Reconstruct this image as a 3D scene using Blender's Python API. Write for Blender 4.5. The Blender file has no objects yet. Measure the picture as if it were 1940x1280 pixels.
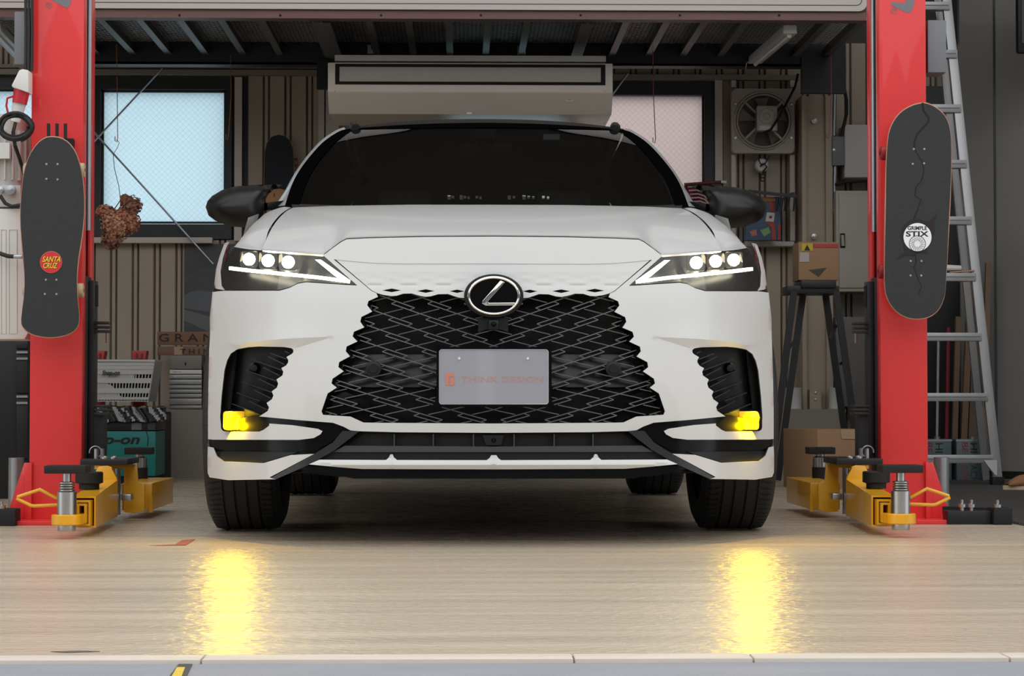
import bpy, bmesh, math, random
import numpy as np
from mathutils import Vector, Matrix
from mathutils.geometry import delaunay_2d_cdt

random.seed(7)
scene = bpy.context.scene
COL = scene.collection

# ------------------------------------------------------------------ camera
FPX = 4150.0                                   # focal length in pixels of the 1940x1280 frame
CAMH = 0.465
PITCH = math.radians(1.574)
YAW = math.radians(-1.31)
cam_d = bpy.data.cameras.new('camera')
cam = bpy.data.objects.new('camera', cam_d)
COL.objects.link(cam)
cam_d.sensor_fit = 'HORIZONTAL'
cam_d.sensor_width = 36.0
cam_d.lens = 36.0 * FPX / 1940.0
cam_d.clip_end = 200
cam.location = (0, 0, CAMH)
cam.rotation_euler = (math.pi / 2 + PITCH, 0, YAW)
scene.camera = cam
CR = cam.rotation_euler.to_matrix()

# ------------------------------------------------------------------ world and exposure
world = bpy.data.worlds.new('overcast_sky')
scene.world = world
world.use_nodes = True
bg = world.node_tree.nodes['Background']
bg.inputs[0].default_value = (0.94, 0.97, 1.0, 1)
bg.inputs[1].default_value = 1.5
scene.view_settings.view_transform = 'Standard'
scene.view_settings.look = 'None'
scene.view_settings.gamma = 1
scene.view_settings.exposure = 0.2
scene.view_settings.use_curve_mapping = False


def at(px, py, Y):
    """point of the plane y = Y that the photograph shows at pixel (px, py)"""
    d = CR @ Vector(((px - 970) / FPX, (640 - py) / FPX, -1))
    k = Y / d.y
    return Vector((d.x * k, Y, CAMH + d.z * k))


# ------------------------------------------------------------------ materials
def lin(c):
    return tuple((v / 255 / 12.92) if v / 255 <= 0.04045 else ((v / 255 + 0.055) / 1.055) ** 2.4 for v in c) + (1,)


MATS = {}


def mat(name, col, rough=0.5, metal=0.0, coat=0.0, var=0.0, vs=(8, 8, 8), bump=0.0, bs=(60, 60, 60), spec=0.5,
        emis=None, es=0.0, rvar=0.0):
    if name in MATS:
        return MATS[name]
    m = bpy.data.materials.new(name)
    m.use_nodes = True
    nt = m.node_tree
    b = nt.nodes['Principled BSDF']
    c = lin(col)
    b.inputs['Base Color'].default_value = c
    b.inputs['Roughness'].default_value = rough
    b.inputs['Metallic'].default_value = metal
    b.inputs['Coat Weight'].default_value = coat
    b.inputs['Coat Roughness'].default_value = 0.04
    b.inputs['Specular IOR Level'].default_value = spec
    if emis:
        b.inputs['Emission Color'].default_value = lin(emis)
        b.inputs['Emission Strength'].default_value = es
    if var or bump:
        tc = nt.nodes.new('ShaderNodeTexCoord')
    if var:
        mp = nt.nodes.new('ShaderNodeMapping')
        mp.inputs['Scale'].default_value = vs
        n = nt.nodes.new('ShaderNodeTexNoise')
        n.inputs['Scale'].default_value = 1.0
        n.inputs['Detail'].default_value = 5
        mx = nt.nodes.new('ShaderNodeMix')
        mx.data_type = 'RGBA'
        mx.inputs['A'].default_value = tuple(v * (1 - var) for v in c[:3]) + (1,)
        mx.inputs['B'].default_value = tuple(min(1, v * (1 + var)) for v in c[:3]) + (1,)
        nt.links.new(tc.outputs['Object'], mp.inputs[0])
        nt.links.new(mp.outputs[0], n.inputs['Vector'])
        nt.links.new(n.outputs['Fac'], mx.inputs['Factor'])
        nt.links.new(mx.outputs['Result'], b.inputs['Base Color'])
        if rvar:
            mr = nt.nodes.new('ShaderNodeMapRange')
            mr.inputs['To Min'].default_value = max(0.02, rough - rvar)
            mr.inputs['To Max'].default_value = rough + rvar
            nt.links.new(n.outputs['Fac'], mr.inputs['Value'])
            nt.links.new(mr.outputs['Result'], b.inputs['Roughness'])
    if bump:
        mp2 = nt.nodes.new('ShaderNodeMapping')
        mp2.inputs['Scale'].default_value = bs
        n2 = nt.nodes.new('ShaderNodeTexNoise')
        n2.inputs['Scale'].default_value = 1.0
        n2.inputs['Detail'].default_value = 4
        bp = nt.nodes.new('ShaderNodeBump')
        bp.inputs['Strength'].default_value = bump
        bp.inputs['Distance'].default_value = 0.01
        nt.links.new(tc.outputs['Object'], mp2.inputs[0])
        nt.links.new(mp2.outputs[0], n2.inputs['Vector'])
        nt.links.new(n2.outputs['Fac'], bp.inputs['Height'])
        nt.links.new(bp.outputs[0], b.inputs['Normal'])
    MATS[name] = m
    return m


def emit(name, col, s):
    return mat(name, col, 0.4, emis=col, es=s)


def clear_glass(name, tint, gloss=1.0, rough=0.02):
    """thin pane: see-through with a tint, mirror reflection by Fresnel"""
    m = bpy.data.materials.new(name)
    m.use_nodes = True
    nt = m.node_tree
    nt.nodes.remove(nt.nodes['Principled BSDF'])
    t = nt.nodes.new('ShaderNodeBsdfTransparent')
    t.inputs[0].default_value = lin(tint)
    g = nt.nodes.new('ShaderNodeBsdfGlossy')
    g.inputs['Roughness'].default_value = rough
    g.inputs['Color'].default_value = (gloss, gloss, gloss, 1)
    lw = nt.nodes.new('ShaderNodeLayerWeight')
    lw.inputs['Blend'].default_value = 0.5
    pw = nt.nodes.new('ShaderNodeMath')
    pw.operation = 'POWER'
    pw.inputs[1].default_value = 5.0
    fr = nt.nodes.new('ShaderNodeMath')
    fr.operation = 'MULTIPLY_ADD'
    fr.inputs[1].default_value = 0.95
    fr.inputs[2].default_value = 0.045
    nt.links.new(lw.outputs['Facing'], pw.inputs[0])
    nt.links.new(pw.outputs[0], fr.inputs[0])
    mx = nt.nodes.new('ShaderNodeMixShader')
    nt.links.new(fr.outputs[0], mx.inputs[0])
    nt.links.new(t.outputs[0], mx.inputs[1])
    nt.links.new(g.outputs[0], mx.inputs[2])
    nt.links.new(mx.outputs[0], nt.nodes['Material Output'].inputs[0])
    MATS[name] = m
    return m


def frosted(name, col, wires=True):
    """frosted wired window glass: light from outside diffuses through it"""
    m = bpy.data.materials.new(name)
    m.use_nodes = True
    nt = m.node_tree
    nt.nodes.remove(nt.nodes['Principled BSDF'])
    L = nt.links.new
    tr = nt.nodes.new('ShaderNodeBsdfTranslucent')
    gl = nt.nodes.new('ShaderNodeBsdfGlossy')
    gl.inputs['Roughness'].default_value = 0.35
    mx = nt.nodes.new('ShaderNodeMixShader')
    mx.inputs[0].default_value = 0.06
    tc = nt.nodes.new('ShaderNodeTexCoord')
    sp = nt.nodes.new('ShaderNodeSeparateXYZ')
    L(tc.outputs['Object'], sp.inputs[0])

    def math_(op, a, b):
        n = nt.nodes.new('ShaderNodeMath')
        n.operation = op
        for i, q in enumerate((a, b)):
            if q is None:
                continue
            if isinstance(q, (int, float)):
                n.inputs[i].default_value = q
            else:
                L(q, n.inputs[i])
        return n.outputs[0]
    k = 28.0
    s1 = math_('LESS_THAN', math_('FRACT', math_('MULTIPLY', math_('ADD', sp.outputs[0], sp.outputs[2]), k), None), 0.09)
    s2 = math_('LESS_THAN', math_('FRACT', math_('MULTIPLY', math_('SUBTRACT', sp.outputs[0], sp.outputs[2]), k), None), 0.09)
    w = math_('MULTIPLY', math_('MAXIMUM', s1, s2), 0.30 if wires else 0.0)
    nz = nt.nodes.new('ShaderNodeTexNoise')
    nz.inputs['Scale'].default_value = 90
    nz.inputs['Detail'].default_value = 3
    L(tc.outputs['Object'], nz.inputs['Vector'])
    fac = math_('ADD', w, math_('MULTIPLY', nz.outputs['Fac'], 0.10))
    cm = nt.nodes.new('ShaderNodeMix')
    cm.data_type = 'RGBA'
    c = lin(col)
    cm.inputs['A'].default_value = c
    cm.inputs['B'].default_value = tuple(v * 0.35 for v in c[:3]) + (1,)
    L(fac, cm.inputs['Factor'])
    L(cm.outputs['Result'], tr.inputs['Color'])
    L(tr.outputs[0], mx.inputs[1])
    L(gl.outputs[0], mx.inputs[2])
    L(mx.outputs[0], nt.nodes['Material Output'].inputs[0])
    MATS[name] = m
    return m


WHITE = mat('white_car_paint', (200, 199, 196), 0.36, coat=0.4, spec=0.3)
GLOSSBLACK = mat('gloss_black_plastic', (9, 9, 10), 0.16, spec=0.15)
SATBLACK = mat('satin_black_plastic', (17, 17, 18), 0.42, spec=0.35)
DEEPBLACK = mat('matt_black', (6, 6, 7), 0.8)
GREYPLAST = mat('dark_grey_plastic', (58, 58, 60), 0.4)
BARMAT = mat('grille_bar_black_chrome', (120, 120, 118), 0.3, metal=0.8)
CHROME = mat('chrome', (225, 222, 214), 0.08, metal=1.0)
STEEL = mat('zinc_plated_steel', (178, 180, 182), 0.28, metal=0.95, var=0.12, vs=(30, 30, 30))
GALV = mat('galvanised_steel', (165, 170, 172), 0.4, metal=0.8, var=0.2, vs=(14, 14, 14))
RUBBER = mat('black_tyre_rubber', (27, 27, 28), 0.62, var=0.2, vs=(40, 40, 40), bump=0.15, bs=(160, 160, 160))
RED = mat('red_powder_coat', (220, 46, 46), 0.38, coat=0.35, var=0.05, vs=(5, 5, 5), bump=0.06, bs=(140, 140, 140))
YELLOW = mat('yellow_powder_coat', (222, 160, 10), 0.32, coat=0.3, var=0.06, vs=(9, 9, 9))
BLACKSTEEL = mat('black_painted_steel', (16, 16, 18), 0.42, var=0.2, vs=(12, 12, 12))
BLACKRUB = mat('black_rubber', (12, 12, 12), 0.7)
CABLE = mat('black_cable', (13, 13, 14), 0.5)
TAN = mat('tan_metal_siding', (172, 157, 138), 0.45, var=0.05, vs=(3, 3, 1))
TANL = mat('pale_tan_trim', (204, 192, 182), 0.45, var=0.05, vs=(4, 4, 4))
FRAMEBLK = mat('dark_window_frame', (34, 36, 35), 0.45, var=0.1, vs=(9, 9, 9))
NAVY = mat('dark_navy_steel', (20, 25, 32), 0.55, var=0.2, vs=(5, 5, 5))
JOIST = mat('grey_steel_joist', (86, 82, 78), 0.5, var=0.2, vs=(8, 8, 8))
PINKSTEEL = mat('red_oxide_steel', (116, 84, 78), 0.55, var=0.15, vs=(6, 6, 6))
BEIGE = mat('beige_plastic', (212, 202, 188), 0.4, var=0.03, vs=(4, 4, 4))
LGREY = mat('light_grey_paint', (198, 194, 188), 0.45, var=0.04, vs=(5, 5, 5))
MGREY = mat('mid_grey_paint', (112, 114, 118), 0.45, var=0.06, vs=(8, 8, 8))
GRIP = mat('black_grip_tape', (48, 49, 50), 0.85, var=0.22, vs=(70, 70, 70), bump=0.3, bs=(400, 400, 400))
MAPLE = mat('maple_ply_edge', (184, 136, 108), 0.5, var=0.12, vs=(4, 4, 60))
CARD = mat('brown_cardboard', (156, 122, 88), 0.75, var=0.07, vs=(6, 6, 6))
WOOD = mat('stained_wood', (122, 88, 66), 0.6, var=0.22, vs=(4, 4, 60))
TEAL = mat('teal_paint', (10, 118, 112), 0.4, var=0.05, vs=(6, 6, 6))
ALU = mat('brushed_aluminium', (168, 168, 168), 0.38, metal=0.65, var=0.1, vs=(20, 20, 4))
WHITEPL = mat('white_plastic', (214, 212, 206), 0.4)


# ------------------------------------------------------------------ mesh builder
class MB:
    def __init__(s):
        s.v = []
        s.f = []

    def add(s, vs, fs):
        o = len(s.v)
        s.v += [tuple(p) for p in vs]
        s.f += [tuple(i + o for i in f) for f in fs]
        return s

    def box(s, x0, x1, y0, y1, z0, z1):
        return s.add([(x, y, z) for x in (x0, x1) for y in (y0, y1) for z in (z0, z1)],
                     [(0, 1, 3, 2), (4, 6, 7, 5), (0, 4, 5, 1), (2, 3, 7, 6), (0, 2, 6, 4), (1, 5, 7, 3)])

    def bar(s, p, q, w, h, up=(0, 0, 1)):
        """square bar from p to q, w across, h along up"""
        p, q = Vector(p), Vector(q)
        d = (q - p).normalized()
        side = d.cross(Vector(up))
        if side.length < 1e-5:
            side = d.cross(Vector((0, 1, 0)))
        side.normalize()
        u = side.cross(d).normalized()
        a, b = side * w / 2, u * h / 2
        vs = [e + i * a + j * b for e in (p, q) for i in (-1, 1) for j in (-1, 1)]
        return s.add(vs, [(0, 1, 3, 2), (4, 6, 7, 5), (0, 4, 5, 1), (2, 3, 7, 6), (0, 2, 6, 4), (1, 5, 7, 3)])

    def cyl(s, p, q, r, r2=None, n=18, cap=True):
        p, q = Vector(p), Vector(q)
        r2 = r if r2 is None else r2
        d = (q - p).normalized()
        a = d.orthogonal().normalized()
        b = d.cross(a)
        vs = []
        for e, rr in ((p, r), (q, r2)):
            for i in range(n):
                t = 2 * math.pi * i / n
                vs.append(e + a * rr * math.cos(t) + b * rr * math.sin(t))
        fs = [(i, (i + 1) % n, n + (i + 1) % n, n + i) for i in range(n)]
        if cap:
            fs += [tuple(range(n)), tuple(range(n, 2 * n))]
        return s.add(vs, fs)

    def tube(s, pts, r, n=8, closed=False):
        pts = [Vector(p) for p in pts]
        m = len(pts)
        vs, fs = [], []
        a = None
        for i, p in enumerate(pts):
            if closed:
                d = pts[(i + 1) % m] - pts[i - 1]
            else:
                d = pts[min(i + 1, m - 1)] - pts[max(i - 1, 0)]
            d.normalize()
            a = d.orthogonal() if a is None else (a - d * a.dot(d))
            if a.length < 1e-6:
                a = d.orthogonal()
            a.normalize()
            b = d.cross(a)
            for k in range(n):
                t = 2 * math.pi * k / n
                vs.append(p + a * r * math.cos(t) + b * r * math.sin(t))
        for i in range(m if closed else m - 1):
            j = (i + 1) % m
            for k in range(n):
                fs.append((i * n + k, i * n + (k + 1) % n, j * n + (k + 1) % n, j * n + k))
        if not closed:
            fs += [tuple(range(n)), tuple(range((m - 1) * n, m * n))]
        return s.add(vs, fs)

    def prism(s, poly, y0, y1):
        """polygon given as (x, z) extruded along y"""
        n = len(poly)
        vs = [(x, y0, z) for x, z in poly] + [(x, y1, z) for x, z in poly]
        fs = [tuple(range(n)), tuple(range(2 * n - 1, n - 1, -1))]
        fs += [(i, (i + 1) % n, n + (i + 1) % n, n + i) for i in range(n)]
        return s.add(vs, fs)

    def prism3(s, pts, ext):
        n = len(pts)
        e = Vector(ext)
        vs = [Vector(p) for p in pts] + [Vector(p) + e for p in pts]
        fs = [tuple(range(n)), tuple(range(2 * n - 1, n - 1, -1))]
        fs += [(i, (i + 1) % n, n + (i + 1) % n, n + i) for i in range(n)]
        return s.add(vs, fs)

    def lathe(s, prof, o, axis='z', n=24, close=False):
        """profile of (radius, height along axis)"""
        vs, fs = [], []
        m = len(prof)
        for i in range(n):
            t = 2 * math.pi * i / n
            c, si = math.cos(t), math.sin(t)
            for r, h in prof:
                if axis == 'z':
                    p = (r * c, r * si, h)
                elif axis == 'x':
                    p = (h, r * c, r * si)
                else:
                    p = (r * c, h, r * si)
                vs.append((p[0] + o[0], p[1] + o[1], p[2] + o[2]))
        for i in range(n):
            j = (i + 1) % n
            for k in range(m - 1 if not close else m):
                k2 = (k + 1) % m
                fs.append((i * m + k, j * m + k, j * m + k2, i * m + k2))
        return s.add(vs, fs)

    def grid(s, rows):
        w = len(rows[0])
        vs = [p for r in rows for p in r]
        fs = []
        for i in range(len(rows) - 1):
            for j in range(w - 1):
                fs.append((i * w + j, i * w + j + 1, (i + 1) * w + j + 1, (i + 1) * w + j))
        return s.add(vs, fs)

    def mirrored(s, xc):
        m = MB()
        m.v = [(2 * xc - x, y, z) for x, y, z in s.v]
        m.f = [tuple(reversed(f)) for f in s.f]
        return m

    def build(s, name, material, parent=None, angle=35, bevel=0.0, weld=0.0, recalc=True, flat=False):
        me = bpy.data.meshes.new(name)
        if parent is not None:
            r = parent
            while r.parent is not None:
                r = r.parent
            off = Vector(r.location)
        else:
            a = np.array(s.v)
            off = Vector(((a[:, 0].min() + a[:, 0].max()) / 2, (a[:, 1].min() + a[:, 1].max()) / 2, a[:, 2].min()))
        me.from_pydata([Vector(p) - off for p in s.v], [], s.f)
        bm = bmesh.new()
        bm.from_mesh(me)
        if weld:
            bmesh.ops.remove_doubles(bm, verts=bm.verts, dist=weld)
        if recalc:
            bmesh.ops.recalc_face_normals(bm, faces=bm.faces)
        if bevel:
            es = [e for e in bm.edges if len(e.link_faces) == 2 and e.calc_face_angle(0) > 0.6]
            bmesh.ops.bevel(bm, geom=es, offset=bevel, segments=2, profile=0.6, affect='EDGES', clamp_overlap=True)
        bm.to_mesh(me)
        bm.free()
        if not flat:
            me.polygons.foreach_set('use_smooth', [True] * len(me.polygons))
            me.set_sharp_from_angle(angle=math.radians(angle))
        me.materials.append(material)
        o = bpy.data.objects.new(name, me)
        COL.objects.link(o)
        if parent is not None:
            o.parent = parent
        else:
            o.location = off
        return o


def thing(name, label, cat, loc, group=None):
    o = bpy.data.objects.new(name, None)
    o.empty_display_size = 0.1
    COL.objects.link(o)
    o.location = loc
    o['label'] = label
    o['category'] = cat
    if group:
        o['group'] = group
    return o


def tag(o, label, cat, group=None):
    o['label'] = label
    o['category'] = cat
    if group:
        o['group'] = group
    return o


def struct(o):
    o['kind'] = 'structure'
    return o


def bpx(m, x0, y0, x1, y1, Y, depth):
    """box whose front face fills a pixel rectangle at distance Y"""
    a, b = at(x0, (y0 + y1) / 2, Y), at(x1, (y0 + y1) / 2, Y)
    t, u = at((x0 + x1) / 2, y0, Y), at((x0 + x1) / 2, y1, Y)
    m.box(a.x, b.x, Y, Y + depth, u.z, t.z)
    return m


def smooth_loop(pts, n=2):
    for _ in range(n):
        out = []
        k = len(pts)
        for i in range(k):
            (x0, y0), (x1, y1) = pts[i], pts[(i + 1) % k]
            out += [(.75 * x0 + .25 * x1, .75 * y0 + .25 * y1), (.25 * x0 + .75 * x1, .25 * y0 + .75 * y1)]
        pts = out
    return pts


def base(px, py, Y):
    p = at(px, py, Y)
    return (p.x, Y, p.z)


def ppx(m, pts, Y, depth):
    """prism whose front face is a pixel outline at distance Y"""
    m.prism([(at(x, y, Y).x, at(x, y, Y).z) for x, y in pts], Y, Y + depth)
    return m


def lettering(s, box, Y, material, parent, name='lettering', turn=0, shear=0.0, depth=0.002, bold=0.0):
    """flat letters fitted to a pixel box at distance Y, facing the street"""
    cu = bpy.data.curves.new('font_tmp', 'FONT')
    cu.body = s
    cu.shear = shear
    cu.offset = bold
    cu.resolution_u = 3
    ob = bpy.data.objects.new('font_tmp', cu)
    COL.objects.link(ob)
    dg = bpy.context.evaluated_depsgraph_get()
    me = bpy.data.meshes.new_from_object(ob.evaluated_get(dg))
    vs = np.array([v.co for v in me.vertices])
    fs = [tuple(p.vertices) for p in me.polygons]
    bpy.data.objects.remove(ob)
    bpy.data.curves.remove(cu)
    bpy.data.meshes.remove(me)
    u, w = vs[:, 0], vs[:, 1]
    if turn == 1:                 # reads downwards
        u, w = w, -u
    elif turn == -1:
        u, w = -w, u
    u = (u - u.min()) / max(1e-6, u.max() - u.min())
    w = (w - w.min()) / max(1e-6, w.max() - w.min())
    x0, y0, x1, y1 = box
    a, b = at(x0, y1, Y), at(x1, y0, Y)
    m = MB()
    m.add([(a.x + (b.x - a.x) * p, Y, a.z + (b.z - a.z) * q) for p, q in zip(u, w)], fs)
    return m.build(name, material, parent, recalc=False, flat=True)

# ================================================================== THE SETTING
WALLY = 13.2
XL, XR = -4.3, 4.3
FLOORM = mat('streaked_sealed_floor', (186, 170, 148), 0.27, var=0.27, vs=(0.6, 10, 1), bump=0.8, bs=(34, 60, 1), rvar=0.08)
m = MB()
m.box(XL, XR, 3.97, 13.4, -0.15, 0.0)
floor = struct(m.build('floor', FLOORM))
# pale threshold strip made of butted lengths
trim1 = thing('trim_1', '', '', (0, 3.93, 0))
del trim1['label'], trim1['category']
struct(trim1)
STRIP = mat('pale_threshold_stone', (200, 188, 174), 0.55, var=0.12, vs=(4, 20, 4), bump=0.2, bs=(20, 60, 20))
cuts = [XL] + [at(p, 1246, 3.93).x for p in (-300, 385, 1086, 1423, 1904)] + [XR]
for a, b in zip(cuts[:-1], cuts[1:]):
    m = MB()
    m.box(a + 0.0015, b - 0.0015, 3.893, 3.968, -0.12, 0.004)
    m.build('strip_segment', STRIP, trim1, bevel=0.003)
CONC = mat('blue_grey_concrete', (136, 138, 144), 0.62, var=0.14, vs=(5, 9, 5), bump=0.25, bs=(150, 150, 150))
m = MB()
m.box(-25, 25, -30, 3.893, -0.15, -0.004)
ground = struct(m.build('ground', CONC))
m = MB()
m.box(-25, 25, 13.5, 40, -0.15, -0.004)
struct(m.build('ground_rear', CONC))

# houses and garden walls across the street, behind the photographer: the car's paint mirrors them
HOUSEM = [mat('street_house_%d' % i, c, .8, var=.08, vs=(1, 1, 1)) for i, c in enumerate(((96, 92, 86), (120, 112, 102), (84, 86, 88), (108, 100, 92)))]
hx = -26
hi = 0
for wd, hh in ((9, 5.2), (7.5, 4.0), (10, 5.6), (8, 4.4), (9, 5.4), (9, 4.6)):
    m = MB()
    m.box(hx, hx + wd - .3, -22, -13 - (hi % 2), 0, hh)
    m.prism([(hx - .3, hh), (hx + wd, hh), (hx + wd / 2 - .15, hh + 1.3)], -22.3, -12.7 - (hi % 2))
    struct(m.build('wall_street', HOUSEM[hi % 4]))
    hx += wd
    hi += 1

# ---- back wall with two window openings
W1 = (-80, 145, 440, 452)
W2 = (818, 148, 1367, 452)


def wrect(w):
    a, b = at(w[0], w[3], WALLY), at(w[2], w[1], WALLY)
    return a.x, b.x, a.z, b.z


w1, w2 = wrect(W1), wrect(W2)
m = MB()
H = 4.6
xs = [XL, w1[0], w1[1], w2[0], w2[1], XR]
for i in range(5):
    if i in (1, 3):
        w = w1 if i == 1 else w2
        m.box(xs[i], xs[i + 1], WALLY + .03, WALLY + .15, 0, w[2])
        m.box(xs[i], xs[i + 1], WALLY + .03, WALLY + .15, w[3], H)
    else:
        m.box(xs[i], xs[i + 1], WALLY + .03, WALLY + .15, 0, H)
DARKTAN = mat('dark_siding_groove', (62, 57, 52), 0.6)
wall_back = struct(m.build('wall_back', DARKTAN))
per = 0.1305
x = XL
while x < XR - per:
    spans = [(0.0, 2.62)]
    for w in (w1, w2):
        if x + per > w[0] + 0.02 and x < w[1] - 0.02:
            spans = [(0.0, w[2] - .005), (w[3] + .005, 2.62)]
    for z0, z1 in spans:
        m = MB()
        y = WALLY + .03
        g = 0.0045
        prof = [(x + g, y), (x + g + .006, y - .022), (x + .094, y - .022), (x + .100, y)]
        prof2 = [(x + .1045, y), (x + .108, y - .016), (x + .1265, y - .016), (x + .1305, y)]
        for pr in (prof, prof2):
            n = len(pr)
            m.add([(a, b, z0) for a, b in pr] + [(a, b, z1) for a, b in pr],
                  [(i, i + 1, n + i + 1, n + i) for i in range(n - 1)] + [tuple(range(n)), tuple(range(2 * n - 1, n - 1, -1))])
        m.build('siding_panel', TAN, wall_back)
    x += per

# side walls, roof and the header above the open front
WALLP = mat('grey_wall_panel', (186, 182, 176), 0.6, var=0.06, vs=(3, 3, 3))
m = MB()
m.box(XL - .12, XL, 7.2, 13.4, 0, H)
struct(m.build('wall_left', WALLP))
m = MB()
m.box(XR, XR + .12, 7.2, 13.4, 0, H)
struct(m.build('wall_right', WALLP))
m = MB()
m.box(XL - .12, XR + .12, 9.3, 13.4, H, H + .15)
struct(m.build('ceiling', WALLP))

# ---- windows
GLASSB = frosted('frosted_wired_glass', (234, 250, 255))
GLASSP = frosted('frosted_plain_glass', (236, 226, 222))


def window(n, w, panes, glass):
    r = wrect(w)
    root = thing('window_%d' % n, '', '', ((r[0] + r[1]) / 2, WALLY, r[2]))
    del root['label'], root['category']
    struct(root)
    Y = WALLY - .01
    m = MB()
    top, bot = panes[0][1], panes[0][3]
    a, b = at(0, top, Y).z, at(0, bot, Y).z
    m.box(r[0], r[1], Y, Y + .11, a, r[3])
    m.box(r[0], r[1], Y, Y + .11, r[2], b)
    edges = [r[0]] + [e for p in panes for e in (at(p[0], 300, Y).x, at(p[2], 300, Y).x)] + [r[1]]
    for i in range(0, len(edges), 2):
        m.box(edges[i], edges[i + 1], Y, Y + .11, b, a)
    m.build('window_frame', FRAMEBLK, root)
    for i, p in enumerate(panes):
        m = MB()
        p0, p1 = at(p[0], p[3], Y), at(p[2], p[1], Y)
        m.box(p0.x - .003, p1.x + .003, Y + .055, Y + .061, p0.z - .003, p1.z + .003)
        m.build('window_pane', glass[i], root)
        # thin inner sash around the pane
        m = MB()
        t = .012
        for q in ((p0.x, p0.x + t, p0.z, p1.z), (p1.x - t, p1.x, p0.z, p1.z), (p0.x, p1.x, p0.z, p0.z + t), (p0.x, p1.x, p1.z - t, p1.z)):
            m.box(q[0], q[1], Y + .035, Y + .054, q[2], q[3])
        m.build('sash', FRAMEBLK, root)
    return root


window(1, W1, [(-70, 168, 172, 424), (190, 170, 427, 422)], [GLASSB, GLASSB])
window(2, W2, [(843, 176, 1082, 424), (1098, 176, 1335, 424)], [GLASSB, GLASSP])
# the pale frame strips beside the windows and the rail under them
m = MB()
bpx(m, -90, 131, 600, 141, WALLY - .06, .05)
bpx(m, -90, 122, 600, 129, WALLY - .05, .04)
struct(m.build('trim_2', mat('tan_head_rail', (140, 130, 116), .5)))
m = MB()
bpx(m, -90, 449, 402, 460, WALLY - .075, .06)
struct(m.build('trim_3', TANL, bevel=.004))
m = MB()
bpx(m, 444, 146, 458, 456, WALLY - .035, .03)
struct(m.build('trim_4', TANL))
m = MB()
bpx(m, 603, 160, 614, 460, WALLY - .05, .05)
struct(m.build('trim_5', TANL))
m = MB()
bpx(m, 617, 160, 642, 460, WALLY - .07, .07)
struct(m.build('trim_6', TANL))
m = MB()
bpx(m, 1162, 141, 1515, 151, WALLY - .06, .05)
struct(m.build('trim_7', mat('tan_head_rail', (140, 130, 116), .5)))
m = MB()
bpx(m, 1355, 152, 1369, 345, WALLY - .04, .04)
struct(m.build('trim_8', TANL))
m = MB()
bpx(m, 1412, 457, 1505, 466, WALLY - .12, .10)
struct(m.build('trim_9', mat('white_rail', (205, 202, 196), .4), bevel=.004))
# pink rendered wall of the house next door, seen blurred through the right pane
m = MB()
m.box(.9, 5, 14.6, 14.8, 0, 2.1)
nb = m.build('wall_outside', mat('pink_render', (196, 140, 138), .8, var=.1, vs=(2, 2, 2)))
struct(nb)
# low concrete plinth along the foot of the back wall
m = MB()
a = at(310, 775, 12.8)
m.box(a.x - .9, 2.25, 12.8, WALLY - .001, 0, a.z)
PL = mat('grey_plinth_board', (142, 133, 122), .6, var=.06, vs=(4, 4, 4))
struct(m.build('trim_10', PL))
# dark glossy partition on the right
DARKP = mat('dark_gloss_partition', (136, 133, 129), .16, var=.12, vs=(2, 2, 1.2), coat=.3)
p0, p1 = at(1822, 900, 12.75), at(2010, 900, 12.35)
m = MB()
m.prism3([(p0.x, p0.y, .035), (p1.x, p1.y, .035), (p1.x, p1.y, 3.2), (p0.x, p0.y, 3.2)], (0, .05, 0))
part = struct(m.build('wall_partition', DARKP))
for f in (0.36, .72):
    q = p0.lerp(p1, f)
    m = MB()
    m.box(q.x - .006, q.x + .006, q.y - .006, q.y + .004, .035, 3.2)
    m.build('partition_seam', mat('dark_seam', (52, 52, 51), .3), part)
m = MB()
m.prism3([(p0.x, p0.y - .01, 0), (p1.x, p1.y - .01, 0), (p1.x, p1.y - .01, .045), (p0.x, p0.y - .01, .045)], (0, .05, 0))
struct(m.build('baseboard_right', BLACKRUB))
# ribbed mat floor on the right
m = MB()
a = at(1775, 960, 9.5).x
m.box(a - .02, XR - .02, 7.9, 12.3, 0, .004)
matf = m.build('ribbed_floor_mat', mat('dark_ribbed_rubber', (66, 63, 60), .6, var=.1, vs=(6, 6, 6)))
tag(matf, 'dark grey ribbed rubber mat covering the floor beside the ladder', 'floor mat')
y = 7.95
m = MB()
while y < 12.25:
    m.box(a - .015, XR - .03, y, y + .022, .004, .008)
    y += .045
m.build('mat_rib', MATS['dark_ribbed_rubber'], matf)['kind'] = 'stuff'

# ================================================================== MEZZANINE
MZ = 11.3
zb = at(935, 36, MZ).z
xa, xb = at(-60, 30, MZ).x, at(1646, 30, MZ).x
mezz = thing('mezzanine', 'dark steel mezzanine deck of mesh and joists above the car', 'mezzanine', ((xa + xb) / 2, MZ, zb))
m = MB()
m.box(xa, xb, MZ, MZ + .09, zb, zb + .042)
m.box(xa, xb, MZ + .04, MZ + .055, zb + .042, zb + .5)
m.build('edge_beam', PINKSTEEL, mezz)
for px in (340, 531, 722, 911, 1100, 1288, 1476):
    p = at(px, 29, MZ)
    m = MB()
    m.cyl((p.x, MZ - .003, p.z), (p.x, MZ + .002, p.z), .006, n=10)
    m.build('bolt_hole', DEEPBLACK, mezz)
YB = 12.55
jz = zb + .005
for px in (-45, 30, 108, 184, 258, 336, 415, 492, 697, 773, 850, 925, 1000, 1190, 1267, 1339, 1418, 1575, 1640):
    x = at(px, 38, MZ).x
    m = MB()
    m.box(x - .019, x + .019, MZ + .09, YB + .05, jz, jz + .006)
    m.box(x - .004, x + .004, MZ + .09, YB + .05, jz + .006, jz + .06)
    m.build('joist', JOIST, mezz)
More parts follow.
